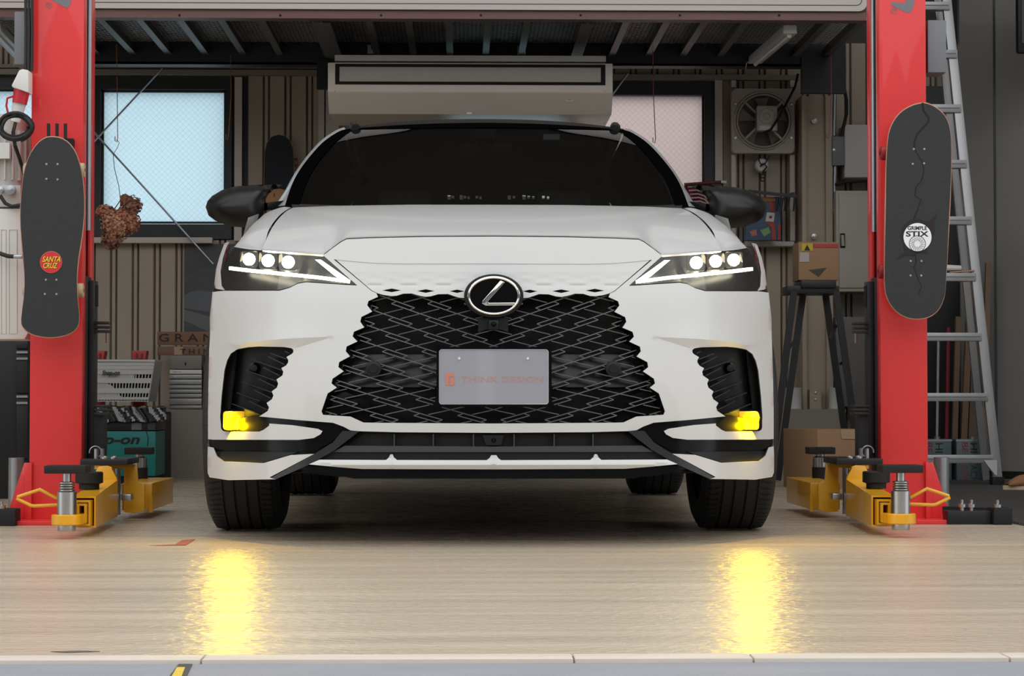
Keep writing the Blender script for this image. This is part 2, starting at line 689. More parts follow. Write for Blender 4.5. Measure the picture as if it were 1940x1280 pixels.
for px, w in ((606, .05), (1114, .032)):
    x = at(px, 38, MZ).x
    m = MB()
    m.box(x - w, x + w, MZ + .09, YB + .5, jz - .02, jz - .012)
    m.box(x - .006, x + .006, MZ + .09, YB + .5, jz - .012, jz + .08)
    m.build('main_beam', JOIST, mezz)
m = MB()
zr = at(300, 121, YB).z
m.box(xa, at(1600, 30, YB).x, YB, YB + .012, zr, zr + .22)
m.box(xa, at(1600, 30, YB).x, YB, YB + .12, zr, zr + .012)
m.build('rear_beam', NAVY, mezz)
# bracket of the rear beam on the right column and by the air conditioner
m = MB()
bpx(m, 1519, 108, 1602, 176, YB - .03, .05)
m.build('beam_bracket', NAVY, mezz)
m = MB()
bpx(m, 600, 112, 622, 168, YB - .03, .05)
m.build('beam_bracket', NAVY, mezz)
# expanded metal deck
m = MB()
dz = jz + .066
cw, ch = .046, .05
nx = int((xb - xa) / cw)
ny = int((YB - MZ - .1) / ch)
for i in range(nx):
    for j in range(ny):
        x, y = xa + i * cw, MZ + .1 + j * ch
        for (u0, v0), (u1, v1) in (((0, .5), (.5, 0)), ((.5, 0), (1, .5)), ((0, .5), (.5, 1)), ((.5, 1), (1, .5))):
            p, q = (x + u0 * cw, y + v0 * ch, dz), (x + u1 * cw, y + v1 * ch, dz)
            dx, dy = q[0] - p[0], q[1] - p[1]
            l = math.hypot(dx, dy)
            ax, ay = -dy / l * .003, dx / l * .003
            m.add([(p[0] + ax, p[1] + ay, dz), (p[0] - ax, p[1] - ay, dz), (q[0] - ax, q[1] - ay, dz), (q[0] + ax, q[1] + ay, dz),
                   (p[0], p[1], dz + .005), (q[0], q[1], dz + .005)],
                  [(0, 1, 2, 3), (1, 4, 5, 2), (4, 0, 3, 5)])
o = m.build('mesh_deck', mat('deck_mesh_steel', (170, 166, 160), .45), mezz, flat=True)
o['kind'] = 'stuff'
# dark sheet added above the deck to block light
m = MB()
m.box(xa, xb, MZ + .06, WALLY - .02, dz + .30, dz + .32)
m.build('light_block_sheet', mat('light_block_dark', (26, 28, 32), .8), mezz)

# white fascia panel with a brown line and round corners above the beam
Y = MZ - .02
a, b = at(-40, 22, Y), at(1643, 22, Y)
fz0, fz1 = b.z + .002, b.z + .62


def rrect(x0, x1, z0, z1, r, n=6):
    pts = []
    for cx, cz, t0 in ((x1 - r, z0 + r, -90), (x1 - r, z1 - r, 0), (x0 + r, z1 - r, 90), (x0 + r, z0 + r, 180)):
        for i in range(n + 1):
            t = math.radians(t0 + 90 * i / n)
            pts.append((cx + r * math.cos(t), cz + r * math.sin(t)))
    return pts


fas = thing('fascia_panel', 'white panel with thin brown border line above the mezzanine beam', 'panel', ((a.x + b.x) / 2, Y, fz0))
m = MB()
m.prism(rrect(a.x, b.x, fz0, fz1, .045), Y, Y + .02)
m.build('board', mat('off_white_panel', (208, 200, 194), .45, var=.03, vs=(2, 2, 2)), fas)
m = MB()
pts = rrect(a.x + .028, b.x - .028, fz0 + .03, fz1 - .03, .03)
m.tube([(x, Y - .001, z) for x, z in pts], .0022, n=6, closed=True)
m.build('border_line', mat('brown_line', (116, 72, 62), .5), fas)

# ================================================================== THE CAR
XC = 0.10
YF, YR = 7.80, 10.65          # axles
CP = 936.0                    # centre line of the nose in pixels
car = thing('car', 'white suv facing the entrance with lit headlamps and yellow fog lamps', 'car', (XC, 9.3, 0))


def S(t, z):
    """nose of the car: distance of its skin at half-width t and height z"""
    y = 6.86 + .08 * (t / .6) ** 2
    if t > .55:
        y += .30 * ((t - .55) / .40) ** 2
    if z > .40:
        y += .13 * min(1.3, (z - .40) / .58) ** 1.6
    # waist line over the fog lamp pocket: flank above leans out a little
    if .3 < t:
        k = min(1, (t - .3) / .3)
        y -= .010 * k * math.exp(-((z - .78) / .09) ** 2)
    return y


def solve(px, py, off=0.0, fn=None):
    y = 7.0
    f = fn or S
    p = None
    for _ in range(14):
        p = at(px, py, y)
        y = .4 * y + .6 * (f(abs(p.x - XC), p.z) + off)
    p = at(px, py, y)
    if px >= CP - .1:
        p.x = XC
    return p


def inside(x, y, loops):
    c = False
    for lp in loops:
        n = len(lp)
        j = n - 1
        for i in range(n):
            xi, yi = lp[i]
            xj, yj = lp[j]
            if (yi > y) != (yj > y) and x < (xj - xi) * (y - yi) / (yj - yi) + xi:
                c = not c
            j = i
    return c


def dens(lp, step):
    out = []
    for i, (x, y) in enumerate(lp):
        x2, y2 = lp[(i + 1) % len(lp)]
        k = max(1, int(math.hypot(x2 - x, y2 - y) / step + .5))
        for j in range(k):
            out.append((x + (x2 - x) * j / k, y + (y2 - y) * j / k))
    return out


def cdt(loops, step, lines=()):
    vs, es = [], []
    dl = [dens(lp, step) for lp in loops]
    for lp in dl:
        o = len(vs)
        vs += lp
        es += [(o + i, o + (i + 1) % len(lp)) for i in range(len(lp))]
    for ln in lines:
        pts = []
        for (xa, ya), (xb, yb) in zip(ln[:-1], ln[1:]):
            k = max(1, int(math.hypot(xb - xa, yb - ya) / step + .5))
            pts += [(xa + (xb - xa) * j / k, ya + (yb - ya) * j / k) for j in range(k)]
        pts.append(ln[-1])
        o = len(vs)
        vs += pts
        es += [(o + i, o + i + 1) for i in range(len(pts) - 1)]
    B = np.array(vs)
    x0, y0 = B.min(0)
    x1, y1 = B.max(0)
    row = 0
    y = y0 + step * .5
    while y < y1:
        x = x0 + step * (.5 if row % 2 else 1.0)
        while x < x1:
            if ((B - (x, y)) ** 2).sum(1).min() > (step * .55) ** 2 and inside(x, y, loops):
                vs.append((x, y))
            x += step
        y += step * .87
        row += 1
    r = delaunay_2d_cdt([Vector(v) for v in vs], es, [], 0, 1e-5)
    V = [(v.x, v.y) for v in r[0]]
    F = []
    for f in r[2]:
        cx = sum(V[i][0] for i in f) / len(f)
        cy = sum(V[i][1] for i in f) / len(f)
        if inside(cx, cy, dl):
            F.append(tuple(f))
    return V, F


def sheet(loops, off=0.0, step=9, thick=.02, fn=None, weld=True, shape=None, lines=()):
    """skin panel: pixel outline laid on the nose surface, given a turned-back edge"""
    V, F = cdt(loops, step, lines)
    P = []
    for x, y in V:
        o = off + (shape(x, y) if shape else 0)
        P.append(solve(x, y, o, fn))
    m = MB()
    m.add(P, F)
    if thick:
        cnt = {}
        for f in F:
            for i in range(len(f)):
                e = (f[i], f[(i + 1) % len(f)])
                k = tuple(sorted(e))
                cnt[k] = (cnt.get(k, (0, e))[0] + 1, e)
        bd = [e for c, e in cnt.values() if c == 1]
        bd = [e for e in bd if not (weld and V[e[0]][0] > CP - .1 and V[e[1]][0] > CP - .1)]
        o = len(m.v)
        idx = {}
        for e in bd:
            for i in e:
                if i not in idx:
                    idx[i] = len(m.v)
                    p = P[i]
                    m.v.append((p.x, p.y + thick, p.z))
        for a, b in bd:
            m.f.append((b, a, idx[a], idx[b]))
    return m


def both(m, name, material, parent=None, one=False, **k):
    """left and right copy; one=True joins them on the centre line"""
    parent = parent or car
    r = m.mirrored(XC)
    if one:
        m.add(r.v, r.f)
        return m.build(name, material, parent, weld=.0004, recalc=False, **k)
    return m.build(name, material, parent, recalc=False, **k), r.build(name, material, parent, recalc=False, **k)


def c1(pts):
    return [(380 + x / 3.2, 420 + y / 3.2) for x, y in pts]


def c3(pts):
    return [(380 + x / 3.464, 740 + y / 3.464) for x, y in pts]


# ---- outlines (left half, photograph pixels)
GRILLE = [(CP, 802), (711, 800.6), (688, 800), (674, 793.4), (664, 788.8), (612, 785.5), (609, 779), (620.6, 745), (638, 734), (628, 726),
          (630, 717), (651, 703), (641, 695), (642.5, 685.6), (663, 674.7), (655, 665), (656.6, 656), (677, 646.6), (668, 637),
          (670.6, 628), (690, 620), (682.5, 609), (684.7, 600), (705, 590), (695.6, 578), (698, 570), (716, 562), (713, 555), (704, 551)]
HEAD_IN = [(612.5, 483.5), (677, 540.5), (655, 539.5), (580, 534.5), (564.5, 537), (549, 545), (530, 550.5), (424, 550.5)]
POCKET = [(417, 790), (419, 807), (425.8, 815), (434, 817.5), (491, 817.5), (499, 814), (510, 806), (510, 802)]
POCKET_UP = [(417, 790), (419.8, 750), (425, 702), (430, 683), (437, 669.5), (449.9, 661), (468.8, 657.5), (489, 656), (537.5, 657), (551, 659), (555.6, 662),
             (555.6, 667), (553, 670), (542.7, 676), (546, 681.6), (546, 686), (542, 692), (533, 697), (536.7, 704), (535, 711), (523.8, 718.5),
             (527, 726), (524.6, 734), (514.8, 741), (518, 748.6), (515, 756), (505, 763), (509.5, 771), (507.4, 778), (501.4, 782), (491, 788.5)]
MASK_LINE = [(632, 491), (660, 494), (708, 498), (755, 499.3), (CP, 499.3)]

BUMPER = ([(CP, 448), (800, 448.8), (700, 451), (657, 453), (647, 458), (630, 470)] + HEAD_IN +
          [(414, 551.5), (403.5, 553), (399.5, 600), (396.5, 660), (395, 720), (394, 780), (394, 831.5), (403, 832.5), (565, 833), (594, 829.5),
           (607, 822.5), (611, 816.5), (602, 812), (553, 805), (510, 802)] +
          POCKET[::-1][1:-1] + POCKET_UP +
          [(559, 795), (631, 800.6), (651, 808), (664, 815), (680, 816.5), (755, 818.5), (CP, 819.5)] + GRILLE + MASK_LINE)


CREASE_U = [(629, 637.5), (600, 638.5), (555, 640.5), (505, 644), (470, 648.5), (452, 653)]
CREASE_L = [(629, 638.5), (590, 650), (557.5, 660.5)]


def bshape(x, y):
    """brow over the fog lamp pocket: proud ridge with a facet that turns under it"""
    if x > 632 or y > 668:
        return 0
    A = .017 * min(1, max(0, (632 - x) / 75)) * min(1, max(0, (x - 412) / 60))
    yu = float(np.interp(x, [q[0] for q in CREASE_U[::-1]], [q[1] for q in CREASE_U[::-1]]))
    yl = float(np.interp(x, [557.5, 590, 629], [660.5, 650, 638.5])) if x > 557 else 657
    if y <= yu:
        return -A * math.exp(-((yu - y) / 34) ** 1.3)
    if y < yl:
        return -A * (1 - (y - yu) / max(2, yl - yu))
    return 0


both(sheet([BUMPER], 0, 7, .028, shape=bshape, lines=(CREASE_U, CREASE_L)), 'front_bumper', WHITE, one=True, angle=24)

# pressed white mask between grille and bonnet, with its diamond slots
SC = [(716, 555.5), (727, 558.4), (741, 560.4), (751, 560), (764, 556), (780, 555.6), (795.6, 560), (806, 561.8), (816, 561), (830, 557), (849, 556.6), (860, 560.5), (870, 563.5), (884, 564.5), (CP, 567)]
MASKP = [(CP, 498.3), (755, 498.3), (708, 497), (660, 493), (635, 490.8), (704.5, 550)] + SC
DIAM = [[(742 - 18, 549.7), (742, 546.3), (742 + 18, 549.7), (742, 553.2)], [(806.6 - 17, 551), (806.6, 547.6), (806.6 + 17, 551), (806.6, 554.5)],
        [(866 - 14, 551.4), (866, 548.2), (866 + 14, 551.4), (866, 554.7)]]


def mshape(x, y):
    """rows of faint pressed diamonds that fade upwards"""
    d = 0
    for r, (ry, a) in enumerate(((541, .0036), (532, .0028), (524, .002))):
        ph = ((x - CP) / 64.5 + (.5 if r % 2 else 0)) % 1.0
        w = abs(ph - .5) * 2
        d += a * max(0, 1 - abs(y - ry + 4 * w) / 4.0)
    return d


both(sheet([MASKP] + DIAM, .002, 4.5, .02, shape=mshape), 'grille_mask', WHITE, one=True, angle=30)
m = MB()
sl = sheet([[(712, 545), (884, 545), (884, 557), (712, 557)]], .018, 12, 0)
both(sl, 'slot_backing', DEEPBLACK)

# ---- grille backing, radar panel, bars
GP = GRILLE + [(CP, 555)]
both(sheet([[(CP, 808), (700, 808), (600, 790), (602, 770), (700, 548), (CP, 548)]], .10, 14, 0), 'grille_backing', DEEPBLACK, one=True)
both(sheet([[(CP, 671), (700, 671), (672, 674), (668, 690), (640, 705), (645, 731), (700, 733), (CP, 733)]], .075, 12, .01), 'radar_panel', mat('radar_black', (34, 34, 35), .3), one=True)
m = sheet([[(612, 784), (622, 746), (655, 742), (700, 760), (704, 798), (690, 798), (664, 786)]], .05, 10, .01)
both(m, 'air_duct', GLOSSBLACK)
# grille rim teeth: black edge inside the saw-tooth opening
rim = MB()
inner = [(x + (16 if x < 700 else 6), y) for x, y in GRILLE[3:-2]]
outer = GRILLE[3:-2]
rows = [[solve(x, y, .006) for x, y in outer], [solve(x, y, .055) for x, y in inner]]
rim.grid(rows)
both(rim, 'grille_rim', GLOSSBLACK, angle=20)
# lattice
bars = MB()


def sp(py):
    return 70 + (py - 594) * .068


def bx(u, py):
    return CP - u * sp(py)


def seg(a, b, w=1.7):
    """bar between two lattice points given as (columns from centre, pixel row), clipped to the opening"""
    n = 4
    pts = []
    for i in range(n + 1):
        u = a[0] + (b[0] - a[0]) * i / n
        y = a[1] + (b[1] - a[1]) * i / n
        pts.append((bx(u, y), y))
    for (x0, y0), (x1, y1) in zip(pts[:-1], pts[1:]):
        if not inside((x0 + x1) / 2, (y0 + y1) / 2, [GP]) or max(x0, x1) > CP + .6:
            continue
        if 826 < (x0 + x1) / 2 and 657 < (y0 + y1) / 2 < 770:
            continue
        p, q = solve(x0, y0, .03), solve(x1, y1, .03)
        d = (q - p).normalized()
        nrm = Vector((-d.z, 0, d.x)).normalized() * (w / 2 * 6.9 / FPX)
        dp = Vector((0, .022, 0))
        n2 = nrm * 1.15
        bars.add([p + nrm, p - nrm, q - nrm, q + nrm, p + n2 + dp, p - n2 + dp, q - n2 + dp, q + n2 + dp],
                 [(0, 1, 2, 3), (0, 3, 7, 4), (1, 5, 6, 2)])


rowh = 30.3
for j in range(-3, 9):
    y = 594 + rowh * j
    for i in range(-1, 6):
        # node at column i; the next node down-right (towards centre) is column i-1
        a = (i + 1.0, y)
        e = (i + 0.0, y + rowh)
        mx, my = i + .5, y + rowh / 2
        k = .33
        s1 = (mx - k, my + k * rowh - 6.0)
        s2 = (mx + k, my - k * rowh + 6.0)
        seg(a, (mx - k, my + k * rowh - 6.0))
        seg(s2, e)
        seg(s1, (s1[0] + .119, s1[1] + 3.6))
        seg(s2, (s2[0] - .119, s2[1] - 3.6))
        # the other diagonal
        seg((i + 0.0, y), (mx - .0, my - 6.0))
        seg((mx + .0, my + 6.0), (i + 1.0, y + rowh))
both(bars, 'grille_lattice', BARMAT, flat=True)

# parking sensors
for s in (-1, 1):
    c = solve(708, 698, .03)
    x = XC + s * abs(c.x - XC)
    m = MB()
    m.lathe([(0, -.03), (.014, -.03), (.015, -.026), (.015, -.02), (.024, -.018), (.025, -.01), (.025, .03)], (x, c.y, c.z), 'y', 24)
    m.build('parking_sensor', SATBLACK, car)
# front camera
c = solve(934, 614, 0)
m = MB()
m.box(XC - .016, XC + .016, c.y - .012, c.y + .05, c.z - .017, c.z + .013)
fc = m.build('front_camera', SATBLACK, car, bevel=.005)
m = MB()
m.lathe([(0, -.02), (.005, -.019), (.008, -.014), (.009, -.010)], (XC, c.y, c.z), 'y', 20)
m.build('camera_lens', GLOSSBLACK, fc)
m = MB()
pts = [at(x, y, c.y + .02) for x, y in ((906, 602), (963, 602), (963, 629), (948, 624), (920, 624), (906, 630))]
m.prism3(pts, (0, .03, 0))
m.build('camera_bracket', SATBLACK, fc)

# ---- emblem
ec = at(935.5, 560, solve(CP, 560).y - .03)
EY = ec.y
kx = EY / FPX


def ell(rx, ry, n=48):
    return [(ec.x + rx * kx * math.cos(2 * math.pi * i / n), ec.z + ry * kx * math.sin(2 * math.pi * i / n)) for i in range(n)]


m = MB()
m.prism(ell(56.5, 41.5), EY + .002, EY + .06)
emb = m.build('emblem', SATBLACK, car, bevel=.004)
m = MB()
m.prism(ell(46, 34), EY - .004, EY + .01)
m.build('emblem_disc', GLOSSBLACK, emb)
m = MB()
R = [(x, EY - .003, z) for x, z in ell(47.5, 34.5)]
m.tube(R, .0047, n=10, closed=True)
m.build('emblem_ring', CHROME, emb)
m = MB()
Lp = [(948, 531), (957, 535), (925, 570), (926, 573.5), (976, 573), (975, 578.5), (920, 579), (913, 575), (914, 570)]
m.prism([((at(x, y, EY).x), at(x, y, EY).z) for x, y in Lp], EY - .009, EY)
m.build('emblem_stroke', CHROME, emb, bevel=.002)

# ---- number plate
PY = solve(CP, 712).y - .025
m = MB()
a, b = at(827, 770.5, PY), at(1045, 657, PY)
m.prism(rrect(a.x, b.x, a.z, b.z, .012), PY, PY + .03)
fr = m.build('plate_frame', GLOSSBLACK, car)
m = MB()
a, b = at(832.5, 765, PY), at(1038.5, 662.5, PY)
m.prism(rrect(a.x, b.x, a.z, b.z, .008), PY - .004, PY + .001)
plate = m.build('show_plate', mat('silver_grey_plate', (150, 150, 158), .22, coat=.6), fr)
m = MB()
m.tube([(x, PY - .0045, z) for x, z in rrect(a.x, b.x, a.z, b.z, .008)], .0016, n=6, closed=True)
m.build('plate_edge', mat('plate_edge_pale', (190, 190, 194), .3, metal=.6), fr)
for px in (870, 1000):
    p = at(px, 679, PY)
    m = MB()
    m.lathe([(0, -.0085), (.0035, -.008), (.0045, -.004)], (p.x, PY, p.z), 'y', 12)
    m.build('plate_screw', WHITEPL, fr)
INK = mat('faded_orange_ink', (196, 122, 98), .4)
INK2 = mat('faded_orange_outline', (172, 132, 126), .4)
lettering('THINK DESIGN', (873, 713, 1029, 724), PY - .0046, INK2, fr)
m = MB()
lg = [(845, 706.5), (858, 706.5), (861, 710), (861, 728), (858, 730.5), (845, 730.5)]
for poly, mt in (([(844.5, 706.5), (857, 706.5), (860.5, 710), (860.5, 713), (850, 713), (850, 730), (844.5, 730)], INK),
                 ([(852.5, 715), (860.5, 715), (860.5, 727), (857.5, 730), (852.5, 730)], INK)):
    m = MB()
    m.prism([(at(x, y, PY).x, at(x, y, PY).z) for x, y in poly], PY - .0052, PY - .003)
    m.build('plate_mark', mt, fr)

# ---- fog lamp pockets
PK = POCKET[1:] + [(491, 788.5)] + POCKET_UP[::-1][1:]
pin = sheet([PK], .055, 9, 0)
both(pin, 'fog_pocket', DEEPBLACK)
fin = MB()
for j in range(12):                                           # slanting fins on the inner side
    y0 = 664 + j * 10.6
    x1 = 556 - j * 4.3
    for (xa_, ya_), (xb_, yb_) in (((x1 - 62 if j % 2 else x1 - 34, y0 - (14 if j % 2 else 8)), (x1 - 4, y0 + 7)),):
        n = 4
        for i in range(n):
            p = (xa_ + (xb_ - xa_) * i / n, ya_ + (yb_ - ya_) * i / n)
            q = (xa_ + (xb_ - xa_) * (i + 1) / n, ya_ + (yb_ - ya_) * (i + 1) / n)
            if inside((p[0] + q[0]) / 2, (p[1] + q[1]) / 2, [PK]) and min(p[1], q[1]) > 666:
                P, Q = solve(p[0], p[1], .03), solve(q[0], q[1], .03)
                fin.bar(P, Q, .0032, .03, (0, 1, 0))
both(fin, 'pocket_fin', SATBLACK)
post = MB()
pl = [(449, 664), (446, 700), (441, 740), (437, 775)]
for a, b in zip(pl[:-1], pl[1:]):
    post.bar(solve(*a, .03), solve(*b, .03), .006, .05, (0, 1, 0))
both(post, 'pocket_blade', GLOSSBLACK)
m = MB()
c = solve(482, 697, .04)
for s in (-1, 1):
    x = XC + s * abs(c.x - XC)
    m = MB()
    m.lathe([(0, -.02), (.011, -.019), (.013, -.014), (.018, -.008), (.019, .02)], (x, c.y, c.z), 'y', 20)
    m.build('parking_sensor', SATBLACK, car)
FOGL = emit('yellow_fog_light', (255, 208, 0), 90)
FOGH = emit('yellow_fog_hot', (255, 208, 0), 1500)
FOGG = mat('amber_fog_lens', (214, 170, 0), .15, coat=1, emis=(255, 190, 0), es=0.35)
for s in (-1, 1):
    c = solve(446, 796, .02)
    x = XC + s * abs(c.x - XC)
    m = MB()
    m.prism(rrect(x - .047, x + .047, c.z - .036, c.z + .034, .014), c.y, c.y + .05)
    fog = m.build('fog_lamp', GLOSSBLACK, car)
    m = MB()
    m.prism(rrect(x - .040, x + .036, c.z - .031, c.z + .030, .01), c.y - .006, c.y - .001)
    m.build('fog_lens', FOGG, fog, bevel=.002)
    m = MB()
    xo = x + s * .016
    m.lathe([(0, -.014), (.014, -.012), (.021, -.007)], (xo, c.y, c.z + .008), 'y', 20)
    m.build('fog_projector', FOGL, fog)
    m = MB()
    m.lathe([(0, -.015), (.0085, -.0135), (.011, -.007)], (xo, c.y, c.z - .019), 'y', 16)
    m.build('fog_bulb', FOGH, fog)

# ---- headlamps
HEAD = [(430, 465), (458, 471.6), (500, 475.5), (536, 478), (575, 480.5), (611, 483), (675.5, 539), (655, 538), (580, 533), (564.5, 535.6), (549, 543.5), (530, 548.8),
        (427, 548.8), (420.5, 541), (417.8, 514), (422, 489)]
both(sheet([HEAD], .11, 10, 0), 'headlamp_housing', mat('headlamp_black', (24, 24, 25), .25))
both(sheet([HEAD], .13, 14, 0), 'headlamp_back', DEEPBLACK)
LED = emit('warm_white_led', (255, 240, 205), 60)
DRL = emit('white_daylight_strip', (255, 250, 222), 7)
for s in (-1, 1):
    for px, py in ((472, 491), (508, 493.5), (546, 496.5)):
        c = solve(px, py, .045)
        x = XC + s * abs(c.x - XC)
        m = MB()
        m.prism(rrect(x - .030, x + .030, c.z - .027, c.z + .027, .009), c.y - .002, c.y + .03)
        hm = m.build('led_module', CHROME, car)
        m = MB()
        m.lathe([(0, -.016), (.012, -.013), (.020, -.005), (.021, 0)], (x, c.y, c.z), 'y', 20)
        m.build('led_lens', LED, hm)
drl = MB()
pl = [(437, 508), (470, 512), (540, 519), (600, 525), (662, 533)]
for (xa_, ya_), (xb_, yb_) in zip(pl[:-1], pl[1:]):
    P, Q = solve(xa_, ya_, .028), solve(xb_, yb_, .028)
    drl.bar(P, Q, .012, .011, (0, 0, 1))
ta = [solve(x, y, .028) for x, y in ((597, 491.5), (608, 492), (662, 530), (655, 535), (634, 522))]
drl.prism3(ta, (0, .012, 0))
both(drl, 'daylight_strip', DRL)
LENS = clear_glass('headlamp_lens_clear', (245, 245, 242))
both(sheet([HEAD], .004, 9, .012), 'headlamp_lens', LENS)

# ---- lower apron: black base, white corners, blades, lip
APR = [(CP, 816), (690, 813), (655, 805), (630, 797), (560, 791), (480, 786), (430, 800), (399, 828), (396, 834), (397, 846), (404, 866), (430, 885), (520, 909), (560, 893), (640, 903), (CP, 905)]
both(sheet([APR], .03, 9, .05), 'lower_apron', GLOSSBLACK, one=True)
BAND = c3([(58, 318), (54, 345), (60, 362), (92, 366), (104, 385), (640, 395), (760, 388), (860, 335), (930, 275), (985, 262), (940, 236), (870, 212), (620, 192), (385, 178), (440, 214),
           (600, 226), (772, 252), (801, 266), (795, 282), (742, 311), (640, 323), (80, 321)])
both(sheet([BAND], .012, 8, .02), 'lower_garnish', GLOSSBLACK)
band2 = c3([(104, 398), (118, 430), (155, 460), (410, 470), (595, 417), (640, 402)])
both(sheet([band2], .02, 8, .02), 'corner_insert', SATBLACK)
CORN = c3([(49, 366), (85, 374), (108, 430), (150, 464), (410, 475), (590, 422), (745, 414), (452, 568), (492, 580), (180, 586), (60, 568), (47, 540), (45, 470)])
both(sheet([CORN], -.004, 7.5, .03), 'corner_spoiler', WHITE, angle=28)
BLADE = c3([(932, 263), (1040, 266), (880, 390), (702, 490), (494, 580), (462, 570), (748, 413), (868, 338)])
both(sheet([BLADE], -.006, 8, .03), 'apron_blade', mat('satin_blade', (33, 33, 34), .3), angle=25)
intake = [(CP, 822), (690, 821), (655, 846), (CP, 846)]
both(sheet([intake], .026, 12, 0), 'lower_intake', DEEPBLACK, one=True)
for px in (747, 821, 897):
    rb = MB()
    rb.bar(solve(px, 822, .015), solve(px, 845, .015), .0035, .02, (0, 1, 0))
    both(rb, 'intake_rib', GREYPLAST)
m = MB()
c = solve(934, 832, .01)
m.prism3([at(x, y, c.y) for x, y in ((914, 824), (955, 824), (949, 843), (921, 843))], (0, .02, 0))
lc = m.build('lower_camera', SATBLACK, car)
m = MB()
m.lathe([(0, -.006), (.006, -.005), (.008, 0)], (XC, c.y, c.z - .003), 'y', 16)
m.build('camera_lens', GLOSSBLACK, lc)
ledge = c3([(945, 360), (1925, 366), (1926, 402), (868, 402)])
ledge = [(min(x, CP) if x < 930 else CP, y) for x, y in ledge]
both(sheet([ledge], .004, 8, .03), 'apron_ledge', GREYPLAST, one=True)
dk = [(CP, 856), (628, 856), (606, 869), (CP, 872)]
both(sheet([dk], .016, 10, 0), 'apron_groove', SATBLACK, one=True)
LIP = [(CP, 862), (931, 862), (927, 868), (922, 871.5), (752, 871.2), (746, 866), (744, 860.5), (739.5, 860.5), (736, 867), (731, 871.2), (605, 870.5), (585, 879.3), (640, 884.5), (686, 888), (CP, 888.8)]


def lipshape(x, y):
    return -.012 * max(0, 1 - abs(y - 879) / 10) - .006 * max(0, 1 - min(abs(x - 741.5), abs(x - 936)) / 6) * (1 if y < 886 else 0)


both(sheet([LIP], -.012, 5, .05, shape=lipshape), 'front_lip', WHITE, one=True, angle=25)
UND = [(CP, 889), (686, 888.5), (640, 885), (580, 882), (568, 889), (651, 902), (669, 906.5), (CP, 906.5)]
both(sheet([UND], .0, 10, .12), 'under_lip', GLOSSBLACK, one=True)

# ---- bonnet and wings
def lerp_tab(tab, t):
    xs_ = [r[0] for r in tab]
    return [float(np.interp(t, xs_, [r[k] for r in tab])) for k in range(1, len(tab[0]))]


def px_tab(rows):
    """(pixel x, pixel y, distance) -> (half-width, distance, height)"""
    out = []
    for x, y, Y in rows:
        p = at(x, y, Y)
        out.append((abs(p.x - XC) if x < 935 else 0.0, Y, p.z))
    return sorted(out)


hf = px_tab([(936, 446, solve(936, 448).y)] + [(x, y, solve(x, y + 1).y + .002) for x, y in
            ((800, 446.8), (700, 449), (657, 451), (646, 456.5), (629, 469), (611, 482.3), (575, 479.6), (536, 477), (500, 474.3), (470, 472), (445, 468), (431, 463.5))])
hr = [(0, 8.34, 1.203), (.3, 8.35, 1.203), (.6, 8.42, 1.204), (.78, 8.52, 1.205), (.84, 8.58, 1.205)]


def bonnet(t, s):
    y0, z0 = lerp_tab(hf, t)
    y1, z1 = lerp_tab(hr, min(t, .84))
    g = 1.32 * s - .32 * s * s
    zs = .984 + (z0 - .984) * (1 - s) ** 3.2
    z = zs + (z1 - zs) * g
    y = y0 + (y1 - y0) * s
    env = math.sin(math.pi * min(1, s * 1.0)) if s < 1 else 0
    z += env * (.004 * math.exp(-((t - .44) / .10) ** 2) - .003 * math.exp(-((t - .62) / .14) ** 2))
    return Vector((XC - t, y, z))


ts = sorted(set([0, .06, .12, .18, .24, .3, .36, .40, .44, .47, .49, .51, .53, .55, .57, .60, .64, .68, .72, .755] + [r[0] for r in hf if r[0] < .755]))
m = MB()
N = 22
m.grid([[bonnet(t, (i / N) ** 1.3) for t in ts] for i in range(N + 1)])
lowr = [bonnet(t, 0) for t in ts]
m.grid([lowr, [p + Vector((0, .03, -.004)) for p in lowr]])
both(m, 'bonnet', WHITE, one=True, angle=40)
# wing: from the bonnet gap over the crest and down to the wheel arch
crest = [(.865, 7.42, .985), (.86, 7.9, 1.085), (.845, 8.3, 1.165), (.83, 8.6, 1.205), (.80, 8.75, 1.215)]


def crest_at(y):
    return [float(np.interp(y, [c[1] for c in crest], [c[k] for c in crest])) for k in (0, 2)]


hedge = [bonnet(.760, (i / 40)) for i in range(41)]


def hedge_z(y):
    return float(np.interp(y, [p.y for p in hedge], [p.z for p in hedge]))


def arch(y):
    z = .24
    for yc in (YF, YR):
        r = .415
        if abs(y - yc) < r:
            z = max(z, .375 + math.sqrt(r * r - (y - yc) ** 2))
    return z


def flank(y, z, ztop, ttop):
    """half-width of the body side"""
    tm = .952 if y < 8.6 else .958
    if z > .72:
        f = min(1, (z - .72) / max(.05, ztop - .72))
        return tm - (tm - ttop) * f ** 2.4
    return tm - .03 * ((.72 - z) / .45) ** 1.5


m = MB()
rows = []
for i in range(27):
    s = i / 26
    r = []
    for k in range(6):                                        # top: each column starts on the headlamp's upper edge
        f = k / 5
        y0, z0 = lerp_tab(hf, .763 + (.865 - .763) * f)
        y = y0 + (8.62 - y0) * s
        tc_, zc = crest_at(y)
        zi = hedge_z(y)
        z = zi + (zc - zi) * f + .008 * math.sin(math.pi * f)
        b_ = max(0, 1 - s * 5)
        r.append(Vector((XC - (.763 + (tc_ - .763) * f), y, z * (1 - b_) + z0 * b_)))
    y0 = 7.44
    y = y0 + (8.62 - y0) * s
    tc_, zc = crest_at(y)
    zb_ = max(arch(y), .5)
    for k in range(1, 13):
        f = k / 12
        z = zc - (zc - zb_) * f ** 1.25
        r.append(Vector((XC - flank(y, z, zc, tc_), y, z)))
    rows.append(r)
m.grid(rows)
both(m, 'front_wing', WHITE, angle=40)
